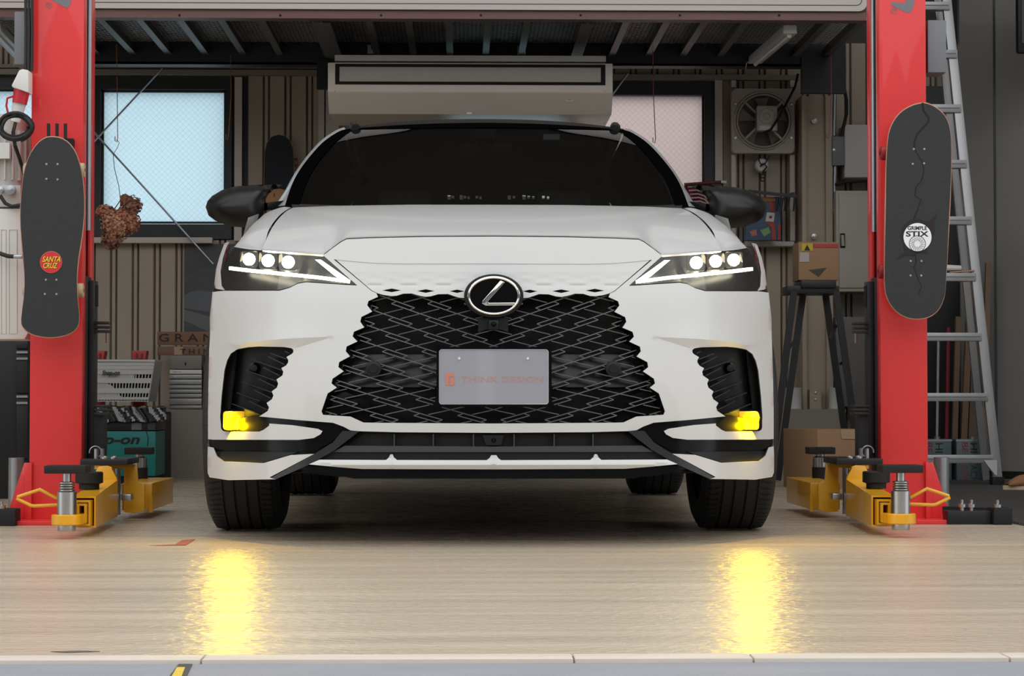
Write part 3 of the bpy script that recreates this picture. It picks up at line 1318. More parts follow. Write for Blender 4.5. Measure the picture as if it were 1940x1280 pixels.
# filler between headlamp outer edge and wing
fil = MB()
ol = [(430, 464), (422, 489), (417.8, 514), (420, 541), (426, 549.5), (414, 551), (403, 553), (401, 570)]
rw = []
for x, y in ol[:5]:
    p = solve(x, y, .002)
    rw.append(p)
r2 = []
for p in rw:
    z = p.z
    tc_, zc = crest_at(7.42)
    r2.append(Vector((XC - flank(7.5, min(z, zc), zc + .02, tc_ + .02), 7.52, z + .02)))
fil.grid([rw, [a.lerp(b, .33) + Vector((-.012, 0, 0)) for a, b in zip(rw, r2)], [a.lerp(b, .66) + Vector((-.012, 0, 0)) for a, b in zip(rw, r2)], r2])
both(fil, 'wing_corner', WHITE, angle=60)
# bumper return from its silhouette back to the wheel arch
ret = MB()
rw, r2 = [], []
for x, y in ((403.5, 551.5), (399.5, 600), (396.5, 660), (395, 720), (394, 780), (394, 831.5), (393, 860), (393, 880), (396, 903)):
    p = solve(x, y)
    rw.append(p)
    ya = 7.40 if p.z > .40 else 7.42
    zc = max(.5, p.z)
    r2.append(Vector((XC - flank(7.5, p.z, 1.0, .88), max(p.y + .02, ya), p.z)))
ret.grid([rw, r2])
both(ret, 'bumper_return', WHITE, angle=60)

# ---- body sides, rear
m = MB()
rows = []
nyy = 60
for i in range(nyy + 1):
    y = 8.20 + (11.55 - 8.20) * i / nyy
    zt = float(np.interp(y, [8.2, 8.62, 9.5, 11.0, 11.55], [1.14, 1.19, 1.16, 1.22, 1.20]))
    tt = float(np.interp(y, [8.2, 8.62, 9.5, 11.0, 11.55], [.90, .90, .90, .88, .80]))
    zb_ = arch(y)
    r = []
    for k in range(13):
        f = k / 12
        z = zb_ + (zt - zb_) * f
        t = flank(y, z, zt, tt)
        if y > 11.1:
            t -= .12 * ((y - 11.1) / .45) ** 2
        r.append(Vector((XC - t, y, z)))
    rows.append(r)
m.grid(rows)
both(m, 'body_side', WHITE, angle=40)
m = MB()
rows = []
for k in range(9):
    z = .32 + (1.2 - .32) * k / 8
    r = []
    for i in range(13):
        f = i / 12
        t = .83 * (1 - f) + 0 * f
        r.append(Vector((XC - t, 11.55 + .16 * (1 - (t / .83) ** 2) ** .5 - .0 * k, z)))
    rows.append(r)
m.grid(rows)
both(m, 'tailgate', WHITE, one=True, angle=40)
m = MB()
m.box(XC - .70, XC + .70, 7.15, 11.6, .22, .46)
m.build('underbody', DEEPBLACK, car)
m = MB()
m.box(XC - .66, XC + .66, 7.3, 8.4, .46, .92)
m.build('engine_bay', DEEPBLACK, car)

for yd in (8.72, 9.72, 10.42):                               # door gaps and handles
    zt = float(np.interp(yd, [8.2, 8.62, 9.5, 11.0, 11.55], [1.14, 1.19, 1.16, 1.22, 1.20]))
    tt = float(np.interp(yd, [8.2, 8.62, 9.5, 11.0, 11.55], [.90, .90, .90, .88, .80]))
    m = MB()
    m.tube([Vector((XC - flank(yd, z, zt, tt), yd, z)) for z in np.linspace(max(arch(yd), .3), zt - .005, 12)], .0035, n=5)
    both(m, 'door_gap', DEEPBLACK)
    if yd > 9:
        m = MB()
        m.bar((XC - flank(yd, .96, zt, tt) - .012, yd - .26, .955), (XC - flank(yd, .96, zt, tt) - .012, yd - .06, .965), .014, .026)
        both(m, 'door_handle', WHITE)

# ---- glasshouse
pil = [(540, 389, 8.66), (555, 345, 8.93), (577, 309, 9.12), (610, 271, 9.30), (640, 250, 9.40), (655, 245, 9.44)]
pilo = [(524, 391, 8.76), (543, 355, 9.0), (568, 313, 9.18), (605, 269, 9.36), (636, 247, 9.47), (652, 241, 9.52)]


def crv(tab, w):
    n = len(tab) - 1
    k = min(n - 1, int(w * n))
    f = w * n - k
    P = [at(*tab[max(0, min(n, k + d))][:2], tab[max(0, min(n, k + d))][2]) for d in (-1, 0, 1, 2)]
    a, b, c, d = P
    return .5 * ((2 * b) + (c - a) * f + (2 * a - 5 * b + 4 * c - d) * f * f + (3 * b - a - 3 * c + d) * f ** 3)


def cline(w):
    y = 8.26 + (9.24 - 8.26) * w
    z = 1.17 + (1.628 - 1.17) * (1.12 * w - .12 * w * w)
    return Vector((XC, y, z))


def ws(w, a):
    e = crv(pil, w)
    c = cline(w)
    k = a * a
    return Vector((XC + (e.x - XC) * a, c.y + (e.y - c.y) * k, c.z + (e.z - c.z) * k))


WSG = clear_glass('dark_windscreen_glass', (168, 170, 167), .9, .015)
m = MB()
m.grid([[ws(i / 20, 1 - j / 18) for j in range(19)] for i in range(21)])
both(m, 'windscreen', WSG, one=True, angle=60)
# black ceramic border and header
m = MB()
m.grid([[ws(i / 20, 1.0) + Vector((0, -.003, 0)), ws(i / 20, .965) + Vector((0, -.004, .001)), ws(i / 20, .925) + Vector((0, -.004, .001))] for i in range(21)])
m.grid([[ws(.93 + .07 * i / 4, 1 - j / 14) + Vector((0, -.004, .001)) for j in range(15)] for i in range(5)])
both(m, 'windscreen_border', mat('ceramic_border', (8, 8, 9), .6, spec=0.0), angle=60)
m = MB()
m.grid([[crv(pilo, i / 20) + Vector((-.004, .03, -.002)), crv(pilo, i / 20), crv(pil, i / 20) + Vector((0, -.002, 0))] for i in range(21)])
both(m, 'windscreen_pillar', WHITE, angle=50)
# roof
rl = [(0, 9.24, 1.628), (.25, 9.55, 1.685), (.5, 9.95, 1.712), (.75, 10.5, 1.70), (1.0, 11.25, 1.60)]
re_ = crv(pil, 1.0)
rt = abs(re_.x - XC)


def roof(w, a):
    _, y, z = [float(np.interp(w, [r[0] for r in rl], [r[k] for r in rl])) for k in range(3)]
    yb = y + (.20 * (1 - w)) * a * a
    drop = .06 * min(1, w * 1.5) * a ** 2.5
    if w == 0:
        p = ws(1.0, a)
        return p
    return Vector((XC - (rt + .03 * min(1, 2 * w)) * a, yb, z - drop))


m = MB()
m.grid([[roof(i / 16, 1 - j / 14) for j in range(15)] for i in range(17)])
both(m, 'roof', mat('roof_black', (14, 14, 15), .4, spec=.15), one=True, angle=60)
m = MB()
rr = [roof(w, .93) + Vector((-.004, .0, .003)) for w in (.06, .12, .2, .35, .5, .65, .8, .9)]
rr = [rr[0] + Vector((.012, -.10, -.022))] + rr + [rr[-1] + Vector((0, .06, -.04))]
m.tube(rr, .022, n=10)
both(m, 'roof_rail', SATBLACK)
# side glass
m = MB()
sg = []
for i in range(21):
    y = 8.80 + (11.3 - 8.80) * i / 20
    zb_ = float(np.interp(y, [8.62, 9.5, 11.0, 11.55], [1.19, 1.16, 1.22, 1.20]))
    tb = float(np.interp(y, [8.62, 9.5, 11.0, 11.55], [.895, .895, .875, .80]))
    pz = [(crv(pilo, k / 12).y, crv(pilo, k / 12).z, abs(crv(pilo, k / 12).x - XC)) for k in range(13)]
    if y < pz[-1][0]:
        zt = float(np.interp(y, [p[0] for p in pz], [p[1] for p in pz]))
        tt = float(np.interp(y, [p[0] for p in pz], [p[2] for p in pz]))
    else:
        zt = float(np.interp(y, [9.52, 9.95, 10.5, 11.3], [pz[-1][1], 1.648, 1.635, 1.53]))
        tt = float(np.interp(y, [9.52, 10.0, 11.3], [pz[-1][2], rt + .03, rt + .02]))
    sg.append([Vector((XC - (tb + (tt - tb) * f ** 1.2), y, zb_ + (zt - zb_) * f)) for f in [k / 6 for k in range(7)]])
m.grid(sg)
both(m, 'side_glass', mat('privacy_glass', (10, 11, 12), .06, coat=.5), angle=60)
m = MB()
r1 = [roof(1.0, 1 - j / 10) for j in range(11)]
r2 = [Vector((XC - .80 * (1 - j / 10), 11.58 + .12 * (1 - (1 - j / 10) ** 2), 1.2)) for j in range(11)]
m.grid([[a.lerp(b, f) for a, b in zip(r1, r2)] for f in (0, .25, .5, .75, 1)])
both(m, 'rear_glass', MATS['privacy_glass'], one=True, angle=60)
# cowl strip and wipers
m = MB()
rw = [bonnet(t, 1.0) + Vector((0, .004, -.012)) for t in (0, .2, .4, .6, .755)]
r2 = [ws(.03, a) for a in (0, .25, .5, .76, .97)]
m.grid([rw, r2])
both(m, 'cowl', SATBLACK, one=True)

# interior: dashboard, wheel, seats
INT = mat('dark_interior', (92, 90, 87), .7)
m = MB()
m.prism3([(XC - .68, 8.62, .80), (XC - .68, 8.50, 1.08), (XC - .68, 8.68, 1.155), (XC - .68, 9.0, 1.13), (XC - .68, 9.05, .8)], (1.36, 0, 0))
dash = m.build('dashboard', INT, car, bevel=.02)
for x0_, x1_ in ((848, 916), (962, 1046)):                    # row of small pale marks along the foot of the windscreen
    k = 9
    for i in range(k):
        if i in (2, 6):
            continue
        xa_ = x0_ + (x1_ - x0_) * i / k
        p = at(xa_, 369 + (i * 7) % 3, 8.392)
        q = at(xa_ + 6 - (i % 3), 377 - (i * 5) % 3, 8.392)
        m = MB()
        m.box(p.x, q.x, 8.41, 8.412, q.z, p.z)
        m.build('windscreen_mark', mat('pale_mark', (150, 150, 148), .6), car)
m = MB()
wx = XC + .36
R = []
for i in range(28):
    t = 2 * math.pi * i / 28
    R.append((wx + .18 * math.cos(t), 9.08 - .08 * math.sin(t), 1.08 + .165 * math.sin(t)))
m.tube(R, .016, n=8, closed=True)
m.bar((wx - .17, 9.08, 1.08), (wx + .17, 9.08, 1.08), .05, .03)
m.build('steering_wheel', SATBLACK, car)
for sx in (-.36, .36):
    m = MB()
    m.box(XC + sx - .24, XC + sx + .24, 9.75, 9.92, .55, 1.18)
    st = m.build('seat', INT, car, bevel=.05)
    m = MB()
    m.box(XC + sx - .12, XC + sx + .12, 9.84, 9.93, 1.2, 1.40)
    m.build('headrest', INT, st, bevel=.03)
m = MB()
m.box(XC - .6, XC + .6, 10.6, 10.75, .6, 1.15)
m.build('rear_bench', INT, car, bevel=.04)
m = MB()
p = ws(.86, 0)
m.box(XC - .11, XC + .11, p.y + .10, p.y + .13, p.z - .09, p.z - .03)
m.build('interior_mirror', GLOSSBLACK, car, bevel=.01)
m = MB()
m.prism3([ws(.92, 0) + Vector((-.045, .01, 0)), ws(.92, 0) + Vector((.045, .01, 0)), ws(.8, 0) + Vector((.03, .015, 0)), ws(.8, 0) + Vector((-.03, .015, 0))], (0, .03, -.02))
m.build('windscreen_sensor', SATBLACK, car)
m = MB()
p = at(1045, 259, 9.2)
m.box(p.x - .035, p.x + .035, 9.205, 9.207, p.z - .012, p.z + .012)
o = m.build('windscreen_mark', mat('grey_sticker', (110, 112, 112), .5), car)

# ---- door mirrors
MIR = [(389.5, 392), (393, 381), (402, 371), (420, 360), (445, 353), (480, 350), (530, 349), (534, 351), (520, 358), (508, 368), (501, 380), (500, 400), (499, 418), (494, 427), (470, 431), (436, 429), (408, 418), (395, 408)]
V, F = cdt([MIR], 7)
B = np.array(dens(MIR, 3))
mm = MB()
front, back = [], []
for x, y in V:
    d = math.sqrt(((B - (x, y)) ** 2).sum(1).min())
    k = min(1, d / 40)
    h = .13 * math.sqrt(max(0, 1 - (1 - k) ** 2))
    front.append(at(x, y, 8.72 - h))
    back.append(at(x, y, 8.72 + .05 * min(1, d / 8)))
n = len(front)
mm.add(front + back, F + [tuple(i + n for i in reversed(f)) for f in F])
L_, R_ = both(mm, 'door_mirror', mat('mirror_cap_black', (24, 25, 24), .38, spec=.4), angle=60)
st = MB()
st.bar(at(500, 392, 8.74), at(545, 386, 8.80), .06, .03)
a, b = both(st, 'mirror_arm', GLOSSBLACK)

# ---- wheels
def wheel(x, yc, side, r=.384, w=.255):
    """side = +1 when the outer face looks towards +x"""
    h = w / 2
    prof = [(.275, -h + .015), (.30, -h + .004), (.34, -h), (.365, -h + .012), (.378, -h + .028)]
    g = [(-.060, .0085), (-.021, .0085), (.021, .0085), (.060, .0085)]
    xx = -h + .030
    for c, gw in g:
        prof += [(.3825, c - gw / 2), (.374, c - gw / 2 + .0005), (.374, c + gw / 2 - .0005), (.3825, c + gw / 2)]
    prof += [(.378, h - .028), (.365, h - .012), (.34, h), (.30, h - .004), (.275, h - .015)]
    m = MB()
    m.lathe(prof, (x, yc, r - .0), 'x', 72)
    ty = m.build('tyre', RUBBER, car, angle=25)
    # shoulder sipes
    m = MB()
    for i in range(90):
        t = 2 * math.pi * i / 90
        c, s = math.cos(t), math.sin(t)
        for sgn in (-1, 1):
            p = Vector((x + sgn * .070, yc + .3815 * c, r + .3815 * s))
            q = Vector((x + sgn * .108, yc + .375 * math.cos(t + .03), r + .375 * math.sin(t + .03)))
            m.bar(p, q, .004, .005, (0, c, s))
    o = m.build('tread_sipe', DEEPBLACK, ty, flat=True)
    o['kind'] = 'stuff'
    m = MB()
    m.lathe([(.278, -h + .02), (.262, -h + .03), (.25, h - .05), (.262, h - .02), (.278, h - .015)], (x, yc, r), 'x', 40)
    rm = m.build('rim', SATBLACK, ty)
    m = MB()
    xo = x + side * (h - .035)
    for i in range(10):
        t = 2 * math.pi * i / 10
        m.bar((xo, yc + .05 * math.cos(t), r + .05 * math.sin(t)), (xo + side * .01, yc + .265 * math.cos(t), r + .265 * math.sin(t)), .03, .03, (1, 0, 0))
    m.cyl((xo - .03, yc, r), (xo + .02, yc, r), .07, n=20)
    m.build('spoke', SATBLACK, ty)
    m = MB()
    m.cyl((x - .04, yc, r), (x + .0, yc, r), .17, n=28)
    m.build('brake_disc', GALV, ty)
    return ty


for yc, tx in ((YF, .853), (YR, .833)):
    for s in (-1, 1):
        wheel(XC + s * tx, yc, s)
m = MB()
m.cyl((XC - .72, YR, .384), (XC + .72, YR, .384), .06, n=12)
m.build('axle', DEEPBLACK, car)
m = MB()
m.cyl((XC - .72, YF, .384), (XC + .72, YF, .384), .05, n=12)
m.build('axle', DEEPBLACK, car)
for s in (-1, 1):
    for yc in (YF, YR):
        m = MB()
        rows = []
        for i in range(19):
            t = math.pi * i / 18
            rows.append([Vector((XC + s * .66, yc + .43 * math.cos(t), .37 + .43 * math.sin(t))), Vector((XC + s * .93, yc + .43 * math.cos(t), .37 + .43 * math.sin(t)))])
        m.grid(rows)
        m.build('wheel_arch_liner', DEEPBLACK, car)

# ================================================================== TWO-POST LIFT
PYF = 8.2


def lift_post(s, xi, xo, label, mark_box, mark_flip):
    """s = +1: the car stands on the +x side"""
    root = thing('lift_post', label, 'car lift', ((xi + xo) / 2, PYF + .12, 0), 'posts of the car lift')
    xl = at(157, 450, PYF).x                      # inner edge of the left post, reference for the traced offsets

    def X(px, Y):
        return xi + s * (at(px, 700, Y).x - xl)

    def Z(py, Y):
        return at(970, py, Y).z

    def bx_(m, pa, pb, ya, yb, za, zb_, Y):
        a, b = sorted((X(pa, Y), X(pb, Y)))
        return m.box(a, b, ya, yb, za, zb_)
    m = MB()
    a, b = sorted((xo, xi))
    m.box(a, b, PYF, PYF + .012, .012, 3.3)
    m.box(a, b, PYF + .24, PYF + .252, .012, 3.3)
    w = sorted((xo, xo + s * .012))
    m.box(w[0], w[1], PYF + .012, PYF + .24, .012, 3.3)
    col = m.build('column', RED, root, bevel=.004)
    for ya, yb, d in ((PYF + .012, PYF + .07, .012), (PYF + .17, PYF + .24, .012)):
        m = MB()
        w = sorted((xi, xi - s * d))
        m.box(w[0], w[1], ya, yb, .012, 3.3)
        m.build('guide_lip', RED, root, bevel=.003)
    m = MB()
    w = sorted((xi - s * .10, xi - s * .09))
    m.box(w[0], w[1], PYF + .02, PYF + .235, .02, 3.29)
    m.build('channel_shade', DEEPBLACK, root)  # black sheet stands for the shade inside the open column
    m = MB()
    m.cyl((xi - s * .001, PYF + .125, 1.1), (xi - s * .001, PYF + .125, 3.3), .009, n=10)
    m.build('lift_cable', GALV, root)
    # base
    m = MB()
    w = sorted((xi + s * .02, xo - s * .16))
    m.box(w[0], w[1], PYF - .14, PYF + .42, 0, .016)
    m.build('base_plate', RED, root, bevel=.002)
    for yy in (PYF - .004, PYF + .24):
        m = MB()
        pts = [(xo - s * .003, .016), (xo - s * .003, .225), (xo - s * .018, .225), (xo - s * .085, .018)]
        m.prism(pts, yy, yy + .014)
        m.build('gusset', RED, root, bevel=.002)
    m = MB()
    m.box(min(xo - s * .012, xo + s * .012), max(xo - s * .012, xo + s * .012), PYF - .016, PYF - .002, .016, .225)
    m.build('gusset_flange', RED, root, bevel=.002)
    # carriage
    m = MB()
    w = sorted((xi - s * .045, xi + s * .006))
    m.box(w[0], w[1], PYF + .078, PYF + .163, .13, Z(525, 8.3))
    w = sorted((xi + s * .006, xi + s * .030))
    m.box(w[0], w[1], PYF + .10, PYF + .165, .24, Z(532, 8.3))
    car_ = m.build('carriage', BLACKSTEEL, root, bevel=.003)
    m = MB()
    w = sorted((xi + s * .026, xi + s * .034))
    m.box(w[0], w[1], PYF + .11, PYF + .15, Z(580, 8.3), Z(540, 8.3))
    m.build('carriage_slot', DEEPBLACK, car_)
    for py in (612, 620, 628, 769, 776, 783):
        m = MB()
        w = sorted((xi + s * .030, xi + s * (.082 if py < 700 else .09)))
        z = Z(py, 8.3)
        m.box(w[0], w[1], PYF + .07, PYF + .15, z - .005, z + .005)
        m.build('stop_plate', BLACKSTEEL, car_, bevel=.002)
    m = MB()
    w = sorted((xi + s * .026, xi + s * .065))
    m.box(w[0], w[1], PYF + .10, PYF + .18, .235, Z(786, 8.3))
    m.build('carriage_skirt', BLACKSTEEL, car_)
    m = MB()
    z = Z(640, 8.3)
    m.cyl((xi + s * .075, PYF + .10, z - .02), (xi + s * .075, PYF + .10, z + .02), .005, n=8)
    m.build('stop_pin', STEEL, car_)
    m = MB()
    p = Vector((xi - s * .002, PYF + .0, Z(550, 8.2)))
    m.lathe([(0, -.035), (.018, -.035), (.02, -.028), (.02, .0)], (p.x, PYF - .0, p.z), 'y', 18)
    # yellow clevis of the two arms
    zt = Z(880, 8.15)
    m = MB()
    bx_(m, 157, 246, PYF - .10, PYF + .20, zt + .001, zt + .024, 8.15)
    hd = m.build('arm_cover_plate', BLACKSTEEL, root, bevel=.003)
    for px, yy, hh in ((183, PYF - .05, .036), (192, PYF - .02, .036)):
        m = MB()
        m.cyl((X(px, 8.15), yy, zt + .024), (X(px, 8.15), yy, zt + .024 + hh), .008, n=14)
        m.build('pivot_pin', STEEL, hd)
    for px in (198, 215):
        m = MB()
        m.lathe([(.013, .024), (.013, .030), (.008, .035), (0, .037)], (X(px, 8.1), PYF - .085, zt), 'z', 14)
        m.build('pivot_bolt', STEEL, hd)
    m = MB()
    R = []
    for i in range(14):
        t = math.pi * (i / 13 * 1.5 - .1)
        R.append((X(180, 8.15) - s * .018 * math.cos(t) + s * .012 * i / 13, PYF - .06, zt + .05 + .02 * math.sin(t)))
    m.tube(R, .0025, n=6)
    m.build('safety_clip', STEEL, hd)

    def yplate(pts, y0, y1, nm):
        m = MB()
        m.prism([(X(px, 8.1), Z(py, 8.1)) for px, py in pts], y0, y1)
        return m.build(nm, YELLOW, root, bevel=.003)
    yplate([(160, 936), (166, 918), (188, 882), (205, 881), (213, 884), (213, 930), (208, 984), (160, 984)], PYF - .10, PYF - .085, 'clevis_plate')
    # sloping cheek and side plate
    m = MB()
    m.prism3([(X(211, 8.1), PYF - .10, Z(884, 8.1)), (X(222, 8.1), PYF - .10, Z(905, 8.1)), (X(222, 8.1), PYF - .10, Z(978, 8.1)), (X(207, 8.1), PYF - .10, Z(984, 8.1))], (0, .03, 0))
    m.build('clevis_cheek', YELLOW, root, bevel=.003)
    yplate([(218, 884), (243, 882), (246, 915), (259, 921), (258, 972), (240, 977), (219, 975)], PYF + .12, PYF + .135, 'clevis_plate')
    m = MB()
    m.prism3([(X(205, 8.1), PYF - .09, zt), (X(243, 8.2), PYF + .125, zt), (X(243, 8.2), PYF + .125, zt - .014), (X(205, 8.1), PYF - .09, zt - .014)], (s * -.05, 0, 0))
    m.build('clevis_bridge', YELLOW, root)
    m = MB()
    m.cyl((X(218, 8.2), PYF + .02, .03), (X(218, 8.2), PYF + .02, zt), .02, n=14)
    m.build('arm_pivot', STEEL, root)
    m = MB()
    z = Z(943, 8.1)
    m.box(*sorted((X(224, 8.1), X(243, 8.1))), PYF - .02, PYF + .06, z - .012, z + .012)
    m.build('arm_lock', STEEL, root, bevel=.003)
    # front arm
    z0, z1 = .030, .135
    m = MB()
    n0, n1, f0, f1 = X(141, 7.42), X(183, 7.42), X(184, 8.1), X(224, 8.1)
    vs = [(n0, 7.42, z0), (n1, 7.42, z0), (n1, 7.42, z1), (n0, 7.42, z1), (f0, 8.1, z0), (f1, 8.1, z0), (f1, 8.1, z1 + .03), (f0, 8.1, z1 + .03)]
    m.add(vs, [(0, 1, 5, 4), (1, 2, 6, 5), (2, 3, 7, 6), (3, 0, 4, 7), (4, 5, 6, 7)])
    th = .006
    ix0, ix1 = n0 + s * th, n1 - s * th
    m.add([(n0, 7.42, z0), (n1, 7.42, z0), (n1, 7.42, z1), (n0, 7.42, z1), (ix0, 7.42, z0 + th), (ix1, 7.42, z0 + th), (ix1, 7.42, z1 - th), (ix0, 7.42, z1 - th),
           (ix0, 7.6, z0 + th), (ix1, 7.6, z0 + th), (ix1, 7.6, z1 - th), (ix0, 7.6, z1 - th)],
          [(0, 1, 5, 4), (1, 2, 6, 5), (2, 3, 7, 6), (3, 0, 4, 7), (4, 5, 9, 8), (5, 6, 10, 9), (6, 7, 11, 10), (7, 4, 8, 11), (8, 9, 10, 11)])
    arm = m.build('front_arm', YELLOW, root, weld=.0005)
    m = MB()
    for k, (e, yy) in enumerate(((.012, 7.385), (.022, 7.36))):
        q = sorted((n0 + s * e, n1 - s * e))
        a0, a1 = z0 + e - .004, z1 - e
        t = .007
        m = MB()
        m.box(q[0], q[1], yy, 7.60, a0, a0 + t)
        m.box(q[0], q[1], yy, 7.60, a1 - t, a1)
        m.box(q[0], q[0] + t, yy, 7.60, a0 + t, a1 - t)
        m.box(q[1] - t, q[1], yy, 7.60, a0 + t, a1 - t)
        m.build('arm_extension', YELLOW, arm)
    # lifting pad at the tip
    cx, cy = X(128, 7.30), 7.30
    m = MB()
    m.lathe([(0, .026), (.028, .026), (.030, .03), (.030, .045)], (cx, cy, 0), 'z', 28)
    m.lathe([(.0318, .045), (.0318, .155), (.029, .158), (.02, .158)], (cx, cy, 0), 'z', 28)
    pad = m.build('pad_cylinder', STEEL, arm)
    m = MB()
    for q in range(4):
        z = .158 + q * .008
        m.lathe([(.020, z), (.026, z + .001), (.026, z + .005), (.020, z + .007)], (cx, cy, 0), 'z', 24)
    m.lathe([(.014, .18), (.014, .225), (0, .226)], (cx, cy, 0), 'z', 20)
    m.build('pad_screw', STEEL, arm)
    m = MB()
    m.box(cx - .066 if s > 0 else cx - .07, cx + .07 if s > 0 else cx + .066, cy - .055, cy + .055, .217, .243)
    m.build('pad_rubber', BLACKRUB, arm, bevel=.003)
    m = MB()
    m.lathe([(.033, .046), (.047, .046), (.050, .049), (.050, .078), (.047, .081), (.033, .081)], (cx, cy, 0), 'z', 28, close=True)
    m.box(*sorted((cx + s * .03, cx + s * .05)), cy + .01, cy + .14, .047, .080)
    m.build('pad_ring', YELLOW, arm)
    m = MB()
    R = [(X(px, 7.32), 7.32, Z(py, 7.32)) for px, py in ((112, 943), (106, 941), (77, 926), (35, 940), (33, 943), (60, 956), (66, 957), (112, 955))]
    m.tube(R, .0058, n=10)
    m.build('arm_handle', YELLOW, arm)
    m = MB()
    px = X(172, 7.72)
    m.lathe([(0, .148), (.035, .148), (.035, .165), (.048, .17), (.048, .205), (.044, .208), (0, .208)], (px, 7.70, 0), 'z', 28)
    m.build('spare_pad', BLACKRUB, arm)
    # rear arm
    m = MB()
    q = sorted((X(232, 8.5), X(289, 8.5)))
    m.box(q[0], q[1], 8.50, 9.12, .032, .137)
    rarm = m.build('rear_arm', YELLOW, root, bevel=.004)
    m = MB()
    q = sorted((X(284, 8.49), X(290, 8.49)))
    m.box(q[0], q[1], 8.485, 8.50, .025, .09)
    m.build('arm_stop', YELLOW, rarm)
    cx, cy = X(265, 9.0), 9.0
    m = MB()
    m.lathe([(.034, .10), (.034, .182)], (cx, cy, 0), 'z', 24)
    m.build('pad_sleeve', BLACKRUB, rarm)
    m = MB()
    m.lathe([(.031, .15), (.031, .222), (.018, .226), (.018, .236), (0, .236)], (cx, cy, 0), 'z', 24)
    m.build('pad_cylinder', STEEL, rarm)
    m = MB()
    m.box(cx - .055, cx + .055, cy - .05, cy + .05, .236, .264)
    m.build('pad_rubber', BLACKRUB, rarm, bevel=.003)
    # maker's mark at the top of the column: grey slanted stroke and a ringed R
    px0, px1 = mark_box
    m = MB()
    Yp = PYF - .0015
    if mark_flip:
        pts = [(1690, -30), (1722, -30), (1732, -6), (1731, 12), (1724, 24), (1716, 23), (1689, 10), (1688, 4), (1714, 6), (1720, -8)]
        ring = (1693, 20)
    else:
        pts = [(88, -12), (134, -34), (134, 6), (128, 15), (122, 13), (98, 0)]
        ring = (93, 10)
    m.prism([(at(x, y, Yp).x, at(x, y, Yp).z) for x, y in pts], Yp, Yp + .001)
    m.build('maker_mark', mat('grey_print', (112, 112, 114), .5), root)
    c = at(*ring, Yp)
    m = MB()
    m.tube([(c.x + .011 * math.cos(t * .314), Yp, c.z + .011 * math.sin(t * .314)) for t in range(20)], .0007, n=5, closed=True)
    m.build('registered_ring', MATS['grey_print'], root)
    lettering('R', (ring[0] - 3, ring[1] - 3, ring[0] + 3, ring[1] + 3), Yp - .0003, MATS['grey_print'], root, turn=1 if mark_flip else 0)
    return root


pl_ = lift_post(1, at(157, 450, PYF).x, at(58, 450, PYF).x, 'red lift post holding the skateboard with a round red sticker', (85, 135), False)
pr_ = lift_post(-1, at(1667, 450, PYF).x, at(1756, 450, PYF).x, 'red lift post holding the cracked-print skateboard, beside the ladder', (1690, 1735), True)

# galvanised pipes standing behind the foot of each post
for px, lab in ((30, 'galvanised pipe behind the foot of the lift post nearest the tool cabinet'), (1784, 'galvanised pipe behind the foot of the lift post beside the ladder')):
    p = at(px, 985, 8.70)
    m = MB()
    m.lathe([(.024, 0), (.030, 0), (.030, .23), (.024, .23)], (p.x, 8.70, 0), 'z', 24, close=True)
    tag(m.build('steel_pipe', GALV), lab, 'pipe', 'galvanised pipes at the posts')
# black floor brackets with bolts outside the posts
for s, px0, px1, lab in ((-1, 0, 32, 'black floor anchor bracket outside the post under the white tank'), (1, 1795, 1915, 'black floor anchor bracket with bolts in front of the ribbed mat')):
    Yb = 8.05
    a, b = at(px0, 980, Yb).x, at(px1, 980, Yb).x
    if s < 0:
        a -= .18
    root = thing('floor_bracket', lab, 'bracket', ((a + b) / 2, Yb, 0), 'floor brackets of the lift')
    m = MB()
    m.box(a, b - .07, Yb, Yb + .08, .0, .05)
    m.build('bracket_rail', BLACKSTEEL, root, bevel=.004)
    m = MB()
    m.box(b - .07, b, Yb - .03, Yb + .07, .0, .062)
    m.build('end_block', BLACKRUB, root, bevel=.006)
    m = MB()
    m.bar((a, Yb + .16, .045), (b - .02, Yb + .10, .04), .02, .03)
    m.build('bracket_link', BLACKSTEEL, root)
    for f, yy in ((.25, .02), (.40, .02), (.78, -.012)):
        x = a + (b - a) * f
        m = MB()
        m.lathe([(0, .002), (.008, .002), (.008, .062), (.015, .063), (.015, .074), (.006, .078), (.006, .09), (0, .092)], (x, Yb + yy, 0), 'z', 12)
        m.build('anchor_bolt', STEEL, root)

# grey control boxes on the outer sides of the posts
for px0, px1, py0, py1, lab in ((27, 57, 22, 122, 'grey metal box on the post above the power plug'), (1758, 1793, 38, 137, 'grey metal box on the post beside the ladder')):
    m = MB()
    bpx(m, px0, py0, px1, py1, 8.22, .12)
    tag(m.build('switch_box', MGREY, bevel=.003), lab, 'box', 'grey boxes on the lift posts')

